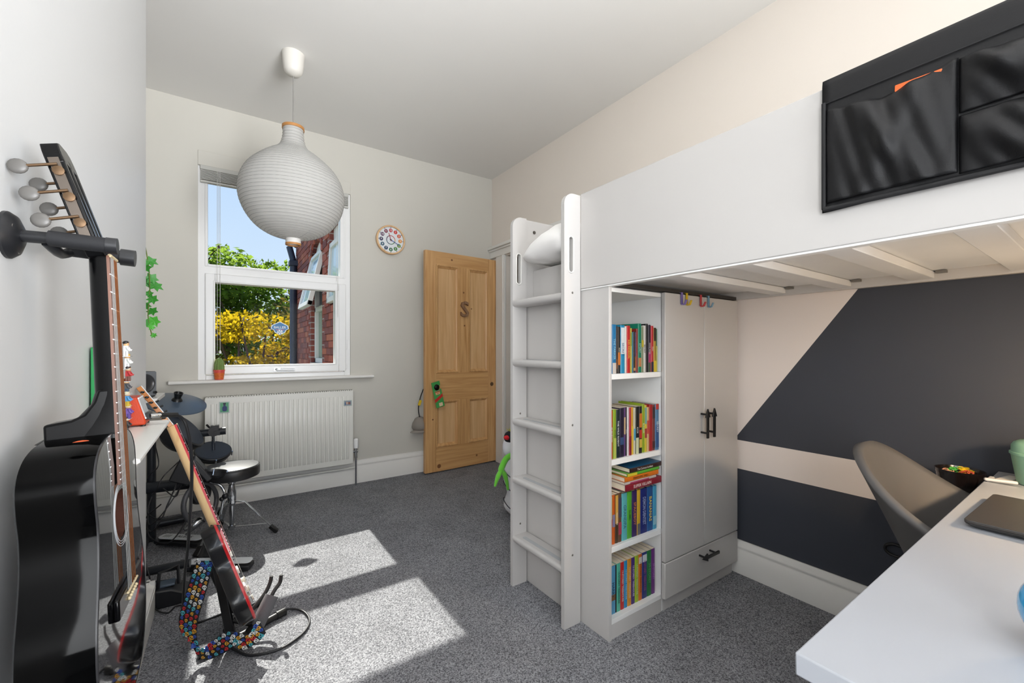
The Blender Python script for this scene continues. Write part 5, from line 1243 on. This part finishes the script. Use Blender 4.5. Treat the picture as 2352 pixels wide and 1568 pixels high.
# cymbal
cc = Vector((-.232, 3.28, .832)); ca = tilt((.20, -.34, 1))
cy = MB().lathe([(.001, .012), (.022, .012), (.026, .006), (.06, .003), (.130, -.006), (.153, -.012), (.154, -.017), (.12, -.012), (.001, -.004)], 48, caps=False, center=cc, axis=ca).build('cymbal_pad', m_rub, dr, smooth=45)
MB().lathe([(.028, .008), (.024, .018), (.017, .024), (.018, .032), (.024, .058), (.020, .058), (.014, .040)], 12, center=cc, axis=ca).build('wing_nut', m_blk, cy, smooth=30)
vs = [];
for i in range(13):
    a = -2.2 + 1.9 * i / 12; q = ca.orthogonal().normalized(); p = ca.cross(q)
MB().tube(bez([cc - ca * .01, cc - ca * .06, (-.245, 3.31, .70), (-.26, 3.32, .60)], 6), .009, 8).build('cymbal_arm', m_tube, dr, smooth=50)
MB().cbox(cc - ca * .05 + Vector((.05, -.02, 0)), (.07, .035, .022), rot_about('Y', 22)).build('clamp', m_blk, dr, bevel=.006)
# pads
pA = pad((-.175, 3.14, .672), (.74, -.22, .62), .118, .11)
pB = pad((-.052, 3.38, .488), (.10, -.42, .90), .100, .05)
pC = pad((-.055, 2.97, .455), (.16, .30, .94), .075, .045)
# rack
rk = MB(); rk.cyl((-.354, 3.32, 0), (-.354, 3.32, .63), .022, 12).build('rack_post', m_tube, dr, smooth=40)
MB().cyl((-.62, 3.30, 0), (-.62, 3.30, .63), .022, 12).build('rack_post', m_tube, dr, smooth=40)
MB().cyl((-.20, 3.32, .617), (.016, 3.30, .624), .0235, 16).build('rack_arm', m_tube, dr, smooth=40)
MB().cyl((-.62, 3.30, .335), (-.10, 3.26, .325), .034, 14).build('rack_bar', m_tube, dr, smooth=40)
MB().cyl((-.62, 3.48, .035), (-.20, 3.52, .035), .026, 12).build('rack_foot', m_tube, dr, smooth=40)
MB().cyl((-.38, 3.36, .03), (-.36, 2.48, .03), .022, 12).build('rack_foot', m_tube, dr, smooth=40)
b = MB().cyl((-.048, 3.27, .628), (-.048, 3.33, .628), .030, 12).cbox((-.042, 3.295, .655), (.045, .03, .022)).cbox((-.030, 3.27, .620), (.03, .02, .03)).tube([(-.07, 3.29, .655), (-.085, 3.285, .675)], .006, 8)
b.build('clamp', m_blk, dr, smooth=35)
MB().cyl((-.05, 3.32, .60), (-.05, 3.40, .46), .010, 10).build('pad_arm', m_chrome, dr, smooth=40)
# sound module and clutter of clamps
R = rot_about('Y', 24)
MB().cbox((-.10, 2.94, .482), (.030, .11, .145), rot_about('Y', -33)).build('sound_module', M('module_grey', '#2f3033', .4), dr, bevel=.006)
MB().cbox((-.175, 3.02, .465), (.10, .09, .13), R).cbox((-.15, 3.05, .40), (.12, .06, .06), R).build('clamp_block', m_dk, dr, bevel=.006)
MB().cyl((-.15, 3.06, .42), (-.13, 3.10, .30), .02, 12).build('rack_arm', m_tube, dr, smooth=40)
for (x, y, z) in ((-.215, 3.1, .385), (-.17, 3.0, .395)): MB().cyl((x, y, z), (x + .03, y - .01, z + .008), .012, 10).build('bolt', m_chrome, dr, smooth=40)
# kick pad with hoop
kc = Vector((-.105, 3.02, .268)); ka = tilt((.72, -.66, .12)); kq = ka.orthogonal().normalized(); kp = ka.cross(kq)
MB().tube([kc + (kq * math.cos(a) + kp * math.sin(a)) * .108 for a in [2 * PI * i / 40 for i in range(40)]], .013, 8, closed=True).build('kick_hoop', M('hoop_grey', '#4a4b4f', .35), dr, smooth=60)
MB().lathe([(.06, -.03), (.06, 0), (.05, .006), (.001, .007)], 28, caps=False, center=kc - ka * .03 + Vector((.03, 0, .05)), axis=ka).build('kick_pad', m_dk, dr, smooth=40)
MB().tube(bez([(-.06, 2.99, .385), (-.01, 2.97, .36), (.01, 2.96, .31), (.0, 2.965, .27), (-.01, 2.97, .20)], 6), .008, 8).build('beater_arm', m_chrome, dr, smooth=50)
MB().sphere((.012, 2.96, .300), .017, 12, 8).sphere((-.005, 2.962, .285), .013, 10, 6).build('beater', m_dk, dr, smooth=60)
MB().sphere((-.135, 2.95, .175), .05, 18, 10, (1, .8, .45), rot_about('Y', -30)).build('chrome_cup', m_chrome, dr, smooth=70)
MB().cyl((-.17, 2.95, .13), (-.09, 2.93, .19), .012, 10).build('bolt', m_chrome, dr, smooth=40)
# pedals
def pedal(label, toe, heel, w, txt, grp):
    toe = Vector(toe); heel = Vector(heel); d = (toe - heel).normalized(); s = Vector((d.y, -d.x, 0)).normalized(); up = s.cross(d)
    if up.z < 0: s = -s; up = s.cross(d)
    t = thing('foot_pedal', label, 'pedal', (heel.x, heel.y, 0), group=grp)
    L = (toe - heel).length
    def T(a, b_, c): return tuple(heel + d * a + s * b_ + up * c)
    def slab(poly, c0, c1):
        k = len(poly); vs = [T(a, b_, c) for c in (c0, c1) for a, b_ in poly]
        return MB().add(vs, [list(range(k))[::-1], list(range(k, 2 * k))] + [[i, (i + 1) % k, k + (i + 1) % k, k + i] for i in range(k)])
    slab([(0, -w * .5), (L, -w * .5), (L, w * .5), (0, w * .5)], -.035, -.012).build('base', m_dk, t, bevel=.004)
    pl = slab(rrect(.0, L, -w * .42, w * .42, w * .3, 6), .0, .006).build('foot_plate', M('pedal_silver', '#d3d7da', .25, spec=.6), t, bevel=.001)
    tx = Vector(T(L * .42, 0, .0064)); dirx = d if d.x > 0 else -d
    text(txt, tx, dirx, (up.cross(dirx)), w * .42, m_blk, pl, fit=L * .4)
    for k in range(4): slab([(L * (.76 + .045 * k), -w * .2), (L * (.775 + .045 * k), -w * .2), (L * (.775 + .045 * k), w * .2), (L * (.76 + .045 * k), w * .2)], .0061, .0066).build('slot', m_blk, pl)
    MB().cyl(T(L * .95, -w * .7, -.01), T(L * .95, w * .7, -.01), .01, 10).build('axle', m_tube, t, smooth=40)
    return t
pedal('silver drum pedal lying back against the alcove', (-.30, 3.20, .055), (-.10, 3.06, .045), .075, 'ALESIS', 'drum pedals')
pedal('silver drum pedal nearer, under the leaning guitar', (-.14, 2.73, .055), (.125, 2.60, .042), .07, 'ALESIS', 'drum pedals')
fb = thing('pedal_base', 'black plastic pedal tower beside the skirting corner', 'pedal base', (-.2, 2.47, 0))
MB().prism([(-.275, 0), (-.12, 0), (-.12, .035), (-.19, .075), (-.275, .085)], 2.42, 2.54, 'y').build('housing', m_dk, fb, bevel=.006)
MB().box(-.255, -.18, 2.45, 2.51, .078, .088).build('slot_cover', m_rub, fb, bevel=.003)
MB().tube([(-.24, 2.45, .08), (-.235, 2.45, .15), (-.17, 2.46, .16), (-.165, 2.46, .08)], .008, 8).build('handle', m_dk, fb, smooth=40)
MB().cyl((-.36, 2.60, .11), (-.13, 2.56, .12), .02, 12).build('cross_tube', m_tube, fb, smooth=40)
# cables of the kit
cabs = [([(-.33, 3.2, .62), (-.30, 3.1, .50), (-.34, 3.15, .44), (-.36, 3.2, .40)]), ([(-.20, 3.05, .52), (-.27, 3.0, .45), (-.30, 3.0, .38), (-.33, 3.1, .33)]), ([(-.18, 3.05, .46), (-.25, 3.0, .30), (-.28, 3.0, .22), (-.34, 3.05, .25), (-.33, 3.1, .32)]),
        ([(-.20, 3.05, .44), (-.27, 2.98, .24), (-.32, 3.0, .16), (-.35, 3.05, .22), (-.28, 3.0, .30)]), ([(-.17, 3.05, .42), (-.26, 2.98, .27), (-.33, 3.0, .20), (-.34, 3.1, .30)]), ([(-.13, 3.05, .40), (-.16, 2.98, .22), (-.24, 2.95, .10), (-.33, 3.0, .14), (-.34, 3.05, .25)]),
        ([(-.34, 2.6, .33), (-.30, 2.55, .2), (-.27, 2.50, .10), (-.25, 2.42, .02), (-.20, 2.36, .006), (-.17, 2.40, .006), (-.12, 2.36, .006)]), ([(-.28, 3.1, .36), (-.22, 3.0, .33), (-.20, 3.05, .36), (-.16, 3.08, .38)])]
for c in cabs: MB().tube(bez([Vector(p) for p in c], 8), .0032, 6).build('cable', m_cab, dr, smooth=60)

# drum stool
stl = thing('drum_stool', 'round black drum stool on a chrome tripod by the radiator', 'stool', (.05, 3.09, 0))
SX, SY = .045, 3.09
MB().lathe([(.001, .372), (.13, .372), (.146, .380), (.149, .395), (.149, .425), (.144, .436)], 44, caps=False, center=(SX, SY, 0)).build('seat_side', M('vinyl_black', '#1c1c1e', .4), stl, smooth=35)
MB().lathe([(.146, .432), (.140, .442), (.10, .448), (.001, .450)], 44, caps=False, center=(SX, SY, 0)).build('seat_top', M('vinyl_top', '#34353a', .32, spec=.5), stl, smooth=50)
MB().tube([(SX + .1455 * math.cos(a), SY + .1455 * math.sin(a), .436) for a in [2 * PI * i / 44 for i in range(44)]], .003, 6, closed=True).build('piping', M('vinyl_black', '', 0), stl, smooth=60)
MB().cyl((SX, SY, .05), (SX, SY, .37), .012, 16).cyl((SX, SY, .20), (SX, SY, .325), .0165, 16).cyl((SX, SY, .335), (SX, SY, .36), .022, 16).lathe([(.017, .20), (.022, .225), (.024, .28), (.0165, .325)], 18, center=(SX, SY, 0)).build('post', m_chrome, stl, smooth=40)
MB().cyl((SX, SY, .06), (SX, SY, .08), .02, 12).cyl((SX, SY, .215), (SX, SY, .235), .023, 12).build('collar', m_chrome, stl, smooth=40)
for k in range(3):
    a = math.radians(-14) + 2 * PI * k / 3; u = Vector((math.cos(a), math.sin(a), 0)); o = Vector((SX, SY, 0))
    lg = MB().bar(o + u * .02 + Vector((0, 0, .225)), o + u * .07 + Vector((0, 0, .215)), .022, .004, (-u.y, u.x, 0)).bar(o + u * .068 + Vector((0, 0, .216)), o + u * .222 + Vector((0, 0, .03)), .022, .004, (-u.y, u.x, 0)).build('leg', m_chrome, stl, bevel=.001)
    MB().bar(o + u * .015 + Vector((0, 0, .068)), o + u * .19 + Vector((0, 0, .062)), .012, .003, (-u.y, u.x, 0)).build('brace', m_chrome, lg)
    MB().bar(o + u * .205 + Vector((0, 0, .045)), o + u * .245 + Vector((0, 0, .004)), .034, .022, (-u.y, u.x, 0)).build('rubber_foot', m_blk, lg, bevel=.004)

# ================================================================== ELECTRIC GUITAR ON ITS STAND
P0 = Vector((.100, 1.925, .112)); P1 = Vector((-.162, 2.10, .852))
ea = (P1 - P0).normalized(); EL = (P1 - P0).length
n0 = Vector((1, 0, 0)); n0 = (n0 - ea * n0.dot(ea)).normalized(); bb = ea.cross(n0)
al = math.radians(-2.5); en = (n0 * math.cos(al) - bb * math.sin(al)).normalized(); es = ea.cross(en)   # es points away from the viewer
def E_(a, s, n): return tuple(P0 + ea * a + es * s + en * n)
eg = thing('electric_guitar', 'black and red electric guitar leaning on a stand', 'electric guitar', tuple(P0))
m_eb = M('eguitar_black', '#101012', .25, spec=.5, coat=.3, var=0); m_red = M('eguitar_red', '#c3161c', .3, coat=.4, var=.03); m_map = wood('maple', '#d9b07c', '#eccb98', 'z', .7, .4)
hb_ = [(0, .0), (.004, .06), (.03, .125), (.08, .158), (.13, .160), (.18, .138), (.22, .118), (.255, .115), (.285, .125), (.32, .128), (.345, .110), (.352, .08), (.335, .055), (.325, .03)]
up_ = [(p.x, p.z) for p in bez([(a, 0, c) for a, c in hb_], 3)]
lo_h = [(0, .0), (.004, .06), (.03, .125), (.08, .158), (.13, .160), (.18, .138), (.22, .118), (.255, .112), (.29, .120), (.325, .126), (.372, .115), (.395, .085), (.385, .062), (.345, .040), (.325, .03)]
lo_ = [(p.x, p.z) for p in bez([(a, 0, c) for a, c in lo_h], 3)]
eo = [(a, -c) for a, c in lo_] + [(a, c) for a, c in up_[::-1][:-1]]
def eplate(poly, rows):
    k = len(poly); vs = []
    for sc, n in rows: vs += [E_(.17 + (a - .17) * sc, c * sc, n) for a, c in poly]
    m_ = len(rows)
    return MB().add(vs, [list(range(k))[::-1], list(range((m_ - 1) * k, m_ * k))] + [[q * k + i, q * k + (i + 1) % k, (q + 1) * k + (i + 1) % k, (q + 1) * k + i] for q in range(m_ - 1) for i in range(k)])
eplate(eo, [(.95, -.049), (.985, -.047), (1.0, -.039), (1.0, -.004)]).build('body', m_eb, eg, smooth=40)
eplate(eo, [(1.0, -.004), (1.002, -.002), (.985, .004), (.95, .005)]).build('body_top', m_red, eg, smooth=40)
pg = [(.06, .02), (.05, .09), (.10, .125), (.16, .11), (.22, .095), (.29, .105), (.33, .075), (.32, .03), (.32, -.03), (.25, -.06), (.2, -.045), (.12, -.03)]
eplate(pg, [(1, .005), (1, .0075)]).build('pickguard', M('pickguard_white', '#e9e6e0', .35), eg)
for a in (.12, .19, .26):
    pk = MB().add([E_(a + da, s, n) for n in (.0075, .014) for da, s in ((-.009, -.038), (.009, -.038), (.009, .038), (-.009, .038))], [[3, 2, 1, 0], [4, 5, 6, 7], [0, 1, 5, 4], [1, 2, 6, 5], [2, 3, 7, 6], [3, 0, 4, 7]]).build('pickup', M('pickup_white', '#e3e0d8', .4), eg, bevel=.002)
MB().add([E_(a, s, n) for n in (.005, .016) for a, s in ((.055, -.04), (.085, -.04), (.085, .04), (.055, .04))], [[3, 2, 1, 0], [4, 5, 6, 7], [0, 1, 5, 4], [1, 2, 6, 5], [2, 3, 7, 6], [3, 0, 4, 7]]).build('bridge', m_chrome, eg, bevel=.002)
for a, s in ((.05, .07), (.085, .10), (.12, .12)): MB().cyl(E_(a, s, .007), E_(a, s, .022), .011, 14).build('knob', M('knob_cream', '#d9d2c2', .4), eg, smooth=40)
# neck, fretboard, head
nk = []; NS = 8; ws = [.30 + (EL - .30) * i / 8 for i in range(9)]
vs = [E_(w, -(.021 + .006 * (EL - w) / (EL - .3)) * math.cos(PI * j / NS), .006 - .024 * math.sin(PI * j / NS) ** .7) for w in ws for j in range(NS + 1)]
MB().add(vs, [[i * (NS + 1) + j, i * (NS + 1) + j + 1, (i + 1) * (NS + 1) + j + 1, (i + 1) * (NS + 1) + j] for i in range(8) for j in range(NS)]).build('neck', m_map, eg, smooth=50)
def ehw(w): return .0215 + .006 * (EL - w) / (EL - .3)
vs = [E_(w, s * ehw(w), n) for w in (.272, EL) for s in (-1, 1) for n in (.006, .0135)]
MB().add(vs, [[0, 1, 3, 2], [4, 6, 7, 5], [0, 4, 5, 1], [2, 3, 7, 6], [1, 5, 7, 3], [0, 2, 6, 4]]).build('fretboard', m_red, eg)
sc = EL - .07
for i in range(1, 22):
    w = .07 + sc * 2 ** (-i / 12)
    if w > .28: MB().tube([E_(w, -ehw(w), .0142), E_(w, ehw(w), .0142)], .0013, 5).build('fret', m_fret, eg)
for i in range(6): MB().tube([E_(EL, -.017 + .0068 * i, .017), E_(.07, -.026 + .0104 * i, .019)], .0006, 4).build('string', m_str2, eg)
MB().tube([E_(EL, -.0215, .0155), E_(EL, .0215, .0155)], .0025, 6).build('nut', M('bone', '', 0), eg)
ha = math.radians(13); hd2 = (ea * math.cos(ha) - en * math.sin(ha)).normalized(); hn2 = (en * math.cos(ha) + ea * math.sin(ha)).normalized()
def HE(l, s, n): return tuple(P1 + hd2 * l + es * s + hn2 * n)
hs = [(0, -.022), (.02, -.026), (.04, -.038), (.15, -.030), (.185, -.018), (.19, .01), (.16, .032), (.03, .030), (0, .022)]
for nm, n0_, n1_, mt in (('headstock', -.012, .003, wood('head_wood', '#b5713c', '#c98a52', 'z', .8, .4)), ('head_face', .003, .006, M('head_white', '#dfe3e6', .3, coat=.4))):
    k = len(hs); vs = [HE(l, s, n) for n in (n0_, n1_) for l, s in hs]
    hh = MB().add(vs, [list(range(k))[::-1], list(range(k, 2 * k))] + [[i, (i + 1) % k, k + (i + 1) % k, k + i] for i in range(k)]).build(nm, mt, eg, bevel=.001)
for i in range(6):
    l = .035 + .024 * i
    MB().cyl(HE(l, -.018, .006), HE(l, -.018, .018), .0035, 8).build('tuner_post', m_blk, eg)
    MB().tube([HE(l, -.034, -.006), HE(l, -.05, -.006)], .002, 6).sphere(HE(l, -.055, -.006), .007, 10, 6, (1, 1, .6)).build('tuner', m_blk, eg, smooth=50)

# stand
gs = thing('guitar_stand', 'black folding guitar stand with foam rests holding the electric guitar', 'guitar stand', (.05, 2.05, 0))
m_st = M('stand_black', '#1c1b1c', .4); m_foam = M('foam_grey', '#5f5f62', .85, var=.1, vscale=200, bump=.3, bscale=300)
MB().bar((-.03, 2.06, .36), (.025, 1.95, .055), .035, .012, (.825, -.565, 0)).build('upright', m_st, gs, bevel=.003)
MB().bar((-.045, 2.07, .30), (.03, 2.16, .03), .030, .012, (.825, -.565, 0)).build('rear_strut', m_st, gs, bevel=.003)
MB().cyl((-.075, 1.955, .014), (.06, 1.99, .014), .013, 10).cyl((.04, 1.98, .016), (.215, 2.062, .016), .013, 10).cyl((.01, 2.00, .05), (.05, 2.17, .014), .011, 10).cyl((.05, 2.17, .014), (.16, 2.205, .014), .011, 10).build('foot', m_st, gs, smooth=40)
for a, c in (((-.078, 1.954, .014), (-.050, 1.961, .014)), ((.188, 2.050, .016), (.222, 2.065, .016)), ((.13, 2.196, .014), (.165, 2.207, .014))): MB().cyl(a, c, .0165, 12).build('rubber_foot', m_blk, gs, smooth=40)
MB().tube(bez([(.035, 1.965, .10), (.075, 1.945, .085), (.105, 1.93, .075)], 5), .011, 8).build('rest_arm', m_st, gs, smooth=50)
MB().cyl((.108, 1.930, .062), (.165, 1.968, .150), .026, 16).build('foam_rest', m_foam, gs, smooth=40)
MB().tube(bez([(.150, 1.960, .13), (.175, 1.975, .165), (.195, 1.985, .185), (.200, 1.987, .215)], 5), .0075, 8).build('end_stop', m_st, gs, smooth=50)
MB().tube(bez([(.10, 2.02, .09), (.145, 2.04, .13), (.165, 2.05, .165), (.17, 2.052, .19)], 5), .0075, 8).build('end_stop', m_st, gs, smooth=50)
MB().cyl((.085, 1.925, .05), (.105, 1.93, .07), .02, 12).build('joint', m_blk, gs, smooth=40)

# strap with skull print: flat ribbon
stp = thing('guitar_strap', 'black guitar strap printed with colourful skulls hanging from the guitar', 'guitar strap', (-.05, 1.95, 0))
cr = Vector((.825, -.565, 0)); upv = Vector((0, 0, 1))
ctrl = [((-.052, 1.930, .372), cr * .030), ((-.066, 1.935, .318), cr * .035), ((-.084, 1.940, .245), cr * .036), ((-.102, 1.945, .172), cr * .035 + upv * -.004), ((-.104, 1.945, .112), cr * .030 + upv * -.008), ((-.085, 1.930, .068), cr * .024 + upv * -.026), ((-.052, 1.905, .046), cr * .014 + upv * .028), ((-.012, 1.885, .062), cr * -.010 + upv * .030), ((.024, 1.866, .085), cr * -.010 + upv * .029), ((.048, 1.858, .078), cr * .004 + upv * .024), ((.072, 1.850, .064), cr * .014 + upv * .030), ((.104, 1.842, .088), cr * -.006 + upv * .031), ((.122, 1.838, .112), cr * -.014 + upv * .026)]
cen = bez([c for c, w in ctrl], 6); wid = bez([w for c, w in ctrl], 6)
nC = len(cen)
RL = [0]
for a_, c_ in zip(cen[:-1], cen[1:]): RL.append(RL[-1] + (c_ - a_).length)
def ribbon_pt(t, s):
    L_t = t * RL[-1]; i = 0
    while i < nC - 2 and RL[i + 1] < L_t: i += 1
    f_ = min(1, max(0, (L_t - RL[i]) / max(1e-9, RL[i + 1] - RL[i])))
    return cen[i].lerp(cen[i + 1], f_) + wid[i].lerp(wid[i + 1], f_) * s
MB().grid(72, 4, lambda u, v: ribbon_pt(u, v * 2 - 1)).build('webbing', M('strap_webbing', '#17161c', .7), stp, solid=.002, smooth=80)
camv = Vector((0, 0, 1.15))
SK = {'#e8e8e4': [], '#c9262a': [], '#4fb3c0': [], '#e0a42e': [], '#2f56b4': []}
rk_ = random.Random(21); keys = list(SK); eyes = MB(); meshes = {k: MB() for k in keys}
NT = 34
for i in range(NT):
    for j, s in enumerate((-.70, -.22, .26, .74)):
        t = (i + .5 + (.5 if j % 2 else 0)) / (NT + .5)
        k = keys[(i * 2 + j * 3 + rk_.randrange(2)) % 5]; rad_ = rk_.uniform(.0056, .0090)
        o = ribbon_pt(t, s); dt = (ribbon_pt(min(1, t + .01), s) - ribbon_pt(max(0, t - .01), s)).normalized(); ds = (ribbon_pt(t, min(1, s + .2)) - ribbon_pt(t, s - .2)).normalized()
        nn = dt.cross(ds).normalized()
        if nn.dot(camv - o) < 0: nn = -nn
        o = o + nn * .0016
        th = rk_.uniform(-.5, .5); ax = (ds * math.cos(th) + dt * math.sin(th)); ay = nn.cross(ax)
        if ay.z < 0 and abs(ay.z) > .3: ay = -ay; ax = -ax
        ring_ = [o + ax * (rad_ * (math.cos(q) * (1 if math.sin(q) > -.3 else .62))) + ay * (rad_ * math.sin(q) * (1 if math.sin(q) > -.3 else 1.15)) for q in [2 * PI * m_ / 14 for m_ in range(14)]]
        meshes[k].add(ring_, [list(range(14))])
        for (ex, ey, er) in ((-.38, .08, .27), (.38, .08, .27), (0, -.36, .12), (-.18, -.75, .09), (.18, -.75, .09)):
            c = o + nn * .0005 + ax * rad_ * ex + ay * rad_ * ey
            eyes.add([c + ax * rad_ * er * math.cos(q) + ay * rad_ * er * math.sin(q) for q in [2 * PI * m_ / 8 for m_ in range(8)]], [list(range(8))])
for k in keys: meshes[k].build('skull_print', M('skull_' + k.strip('#'), k, .6), stp, kind='stuff')
eyes.build('skull_eyes', M('skull_dark', '#15141a', .7), stp, kind='stuff')
lt = [((-.022, 1.940, .490), cr * .018), ((-.034, 1.936, .440), cr * .026), ((-.050, 1.932, .378), cr * .030)]
lc = bez([c for c, w in lt], 6); lw = bez([w for c, w in lt], 6)
MB().grid(12, 3, lambda u, v: lc[int(round(u * 12))] + lw[int(round(u * 12))] * (v * 2 - 1)).build('leather_end', M('leather_black', '#1a1a1c', .28, spec=.5), stp, solid=.003, smooth=80)
MB().tube([tuple(ribbon_pt(0, -1)), tuple(ribbon_pt(0, 1))], .004, 6).build('stitched_edge', M('strap_trim', '#c8ccce', .4), stp)
# cable on the carpet
fc = thing('floor_cable', 'black cable looping over the sunny carpet beside the guitar stand', 'cable', (.2, 1.95, 0))
MB().tube(bez([(.215, 2.085, .016), (.255, 2.07, .012), (.29, 2.035, .007), (.303, 1.965, .006), (.285, 1.905, .006), (.245, 1.862, .006), (.175, 1.832, .006), (.085, 1.857, .006), (.035, 1.93, .006), (.01, 1.985, .006)], 8), .0045, 8).build('lead', m_cab, fc, smooth=60)

# ================================================================== SOFT TOYS BY THE LADDER
bag = thing('laundry_sack', 'white fabric sack with dark seams standing behind the ladder', 'sack', (1.735, 2.36, 0))
def sackf(u, v):
    a = 2 * PI * u; r = .148 * (1 + .06 * math.sin(3 * a + 9 * v) + .05 * math.sin(11 * v)) * (math.sin(PI * min(.5, v * 1.6 + .18)) if v < .2 else 1 - .25 * max(0, v - .7))
    return (1.735 + r * math.cos(a), 2.36 + r * math.sin(a), .42 * v)
MB().grid(36, 18, sackf).build('sack_body', M('sack_white', '#e4e4e6', .85), bag, smooth=80)
for z in (.10, .22, .31): MB().tube([(1.735 + .158 * math.cos(a), 2.36 + .158 * math.sin(a), z + .02 * math.sin(3 * a)) for a in [2 * PI * i / 30 for i in range(30)]], .003, 5, closed=True).build('seam', M('seam_dark', '#2c2c34', .8), bag)
fr = thing('plush_frog', 'bright green plush with long arms draped over the white sack', 'soft toy', (1.64, 2.30, .42))
m_gr = M('plush_green', '#6ecb3c', .95, sheen=.4, bump=.3, bscale=200); m_gd = M('plush_green_dark', '#2f9a3a', .95, sheen=.4, bump=.3, bscale=200)
MB().sphere((1.66, 2.30, .45), .055, 18, 12, (.9, 1, .8)).build('body', m_gd, fr, smooth=80)
MB().tube(bez([(1.65, 2.28, .425), (1.58, 2.28, .455), (1.525, 2.29, .44), (1.487, 2.29, .385), (1.484, 2.29, .365)], 6), .020, 10).build('arm', m_gr, fr, smooth=80)
MB().tube(bez([(1.488, 2.29, .37), (1.462, 2.285, .345), (1.445, 2.285, .31), (1.432, 2.285, .275)], 5), [.016] * 8 + [.014, .013, .012, .011, .010, .009, .008, .006], 8).build('finger', m_gr, fr, smooth=80)
MB().tube(bez([(1.486, 2.29, .37), (1.508, 2.285, .335), (1.523, 2.285, .29), (1.533, 2.285, .235)], 5), [.016] * 8 + [.014, .013, .013, .012, .011, .010, .009, .007], 8).build('finger', m_gr, fr, smooth=80)
pg_ = thing('plush_bird', 'black and white plush bird with a red beak on top of the sack', 'soft toy', (1.63, 2.36, .42))
MB().sphere((1.605, 2.37, .49), .062, 18, 12, (.8, .8, 1.1)).build('body', M('plush_white', '#e3e2e6', .95), pg_, smooth=80)
MB().sphere((1.600, 2.36, .557), .042, 16, 10).build('head', M('plush_black', '#16161c', .95), pg_, smooth=80)
MB().lathe([(.016, 0), (.014, .02), (.004, .034)], 12, center=(1.572, 2.345, .560), axis=(-1, -.1, .15)).build('beak', M('plush_red', '#d81f2c', .8), pg_, smooth=60)
MB().sphere((1.635, 2.33, .50), .04, 14, 10, (.8, .5, 1)).build('wing', M('plush_tan', '#cf9a5c', .95), pg_, smooth=80)
tf = MB(); rt = random.Random(8)
for k in range(40): tf.tube([(1.604, 2.36, .59), (1.604 + rt.uniform(-.03, .03), 2.36 + rt.uniform(-.02, .02), .605 + rt.uniform(0, .02))], [.0016, .0004], 4)
tf.build('tuft', M('plush_yellow', '#d6d25a', .9), pg_, kind='stuff')
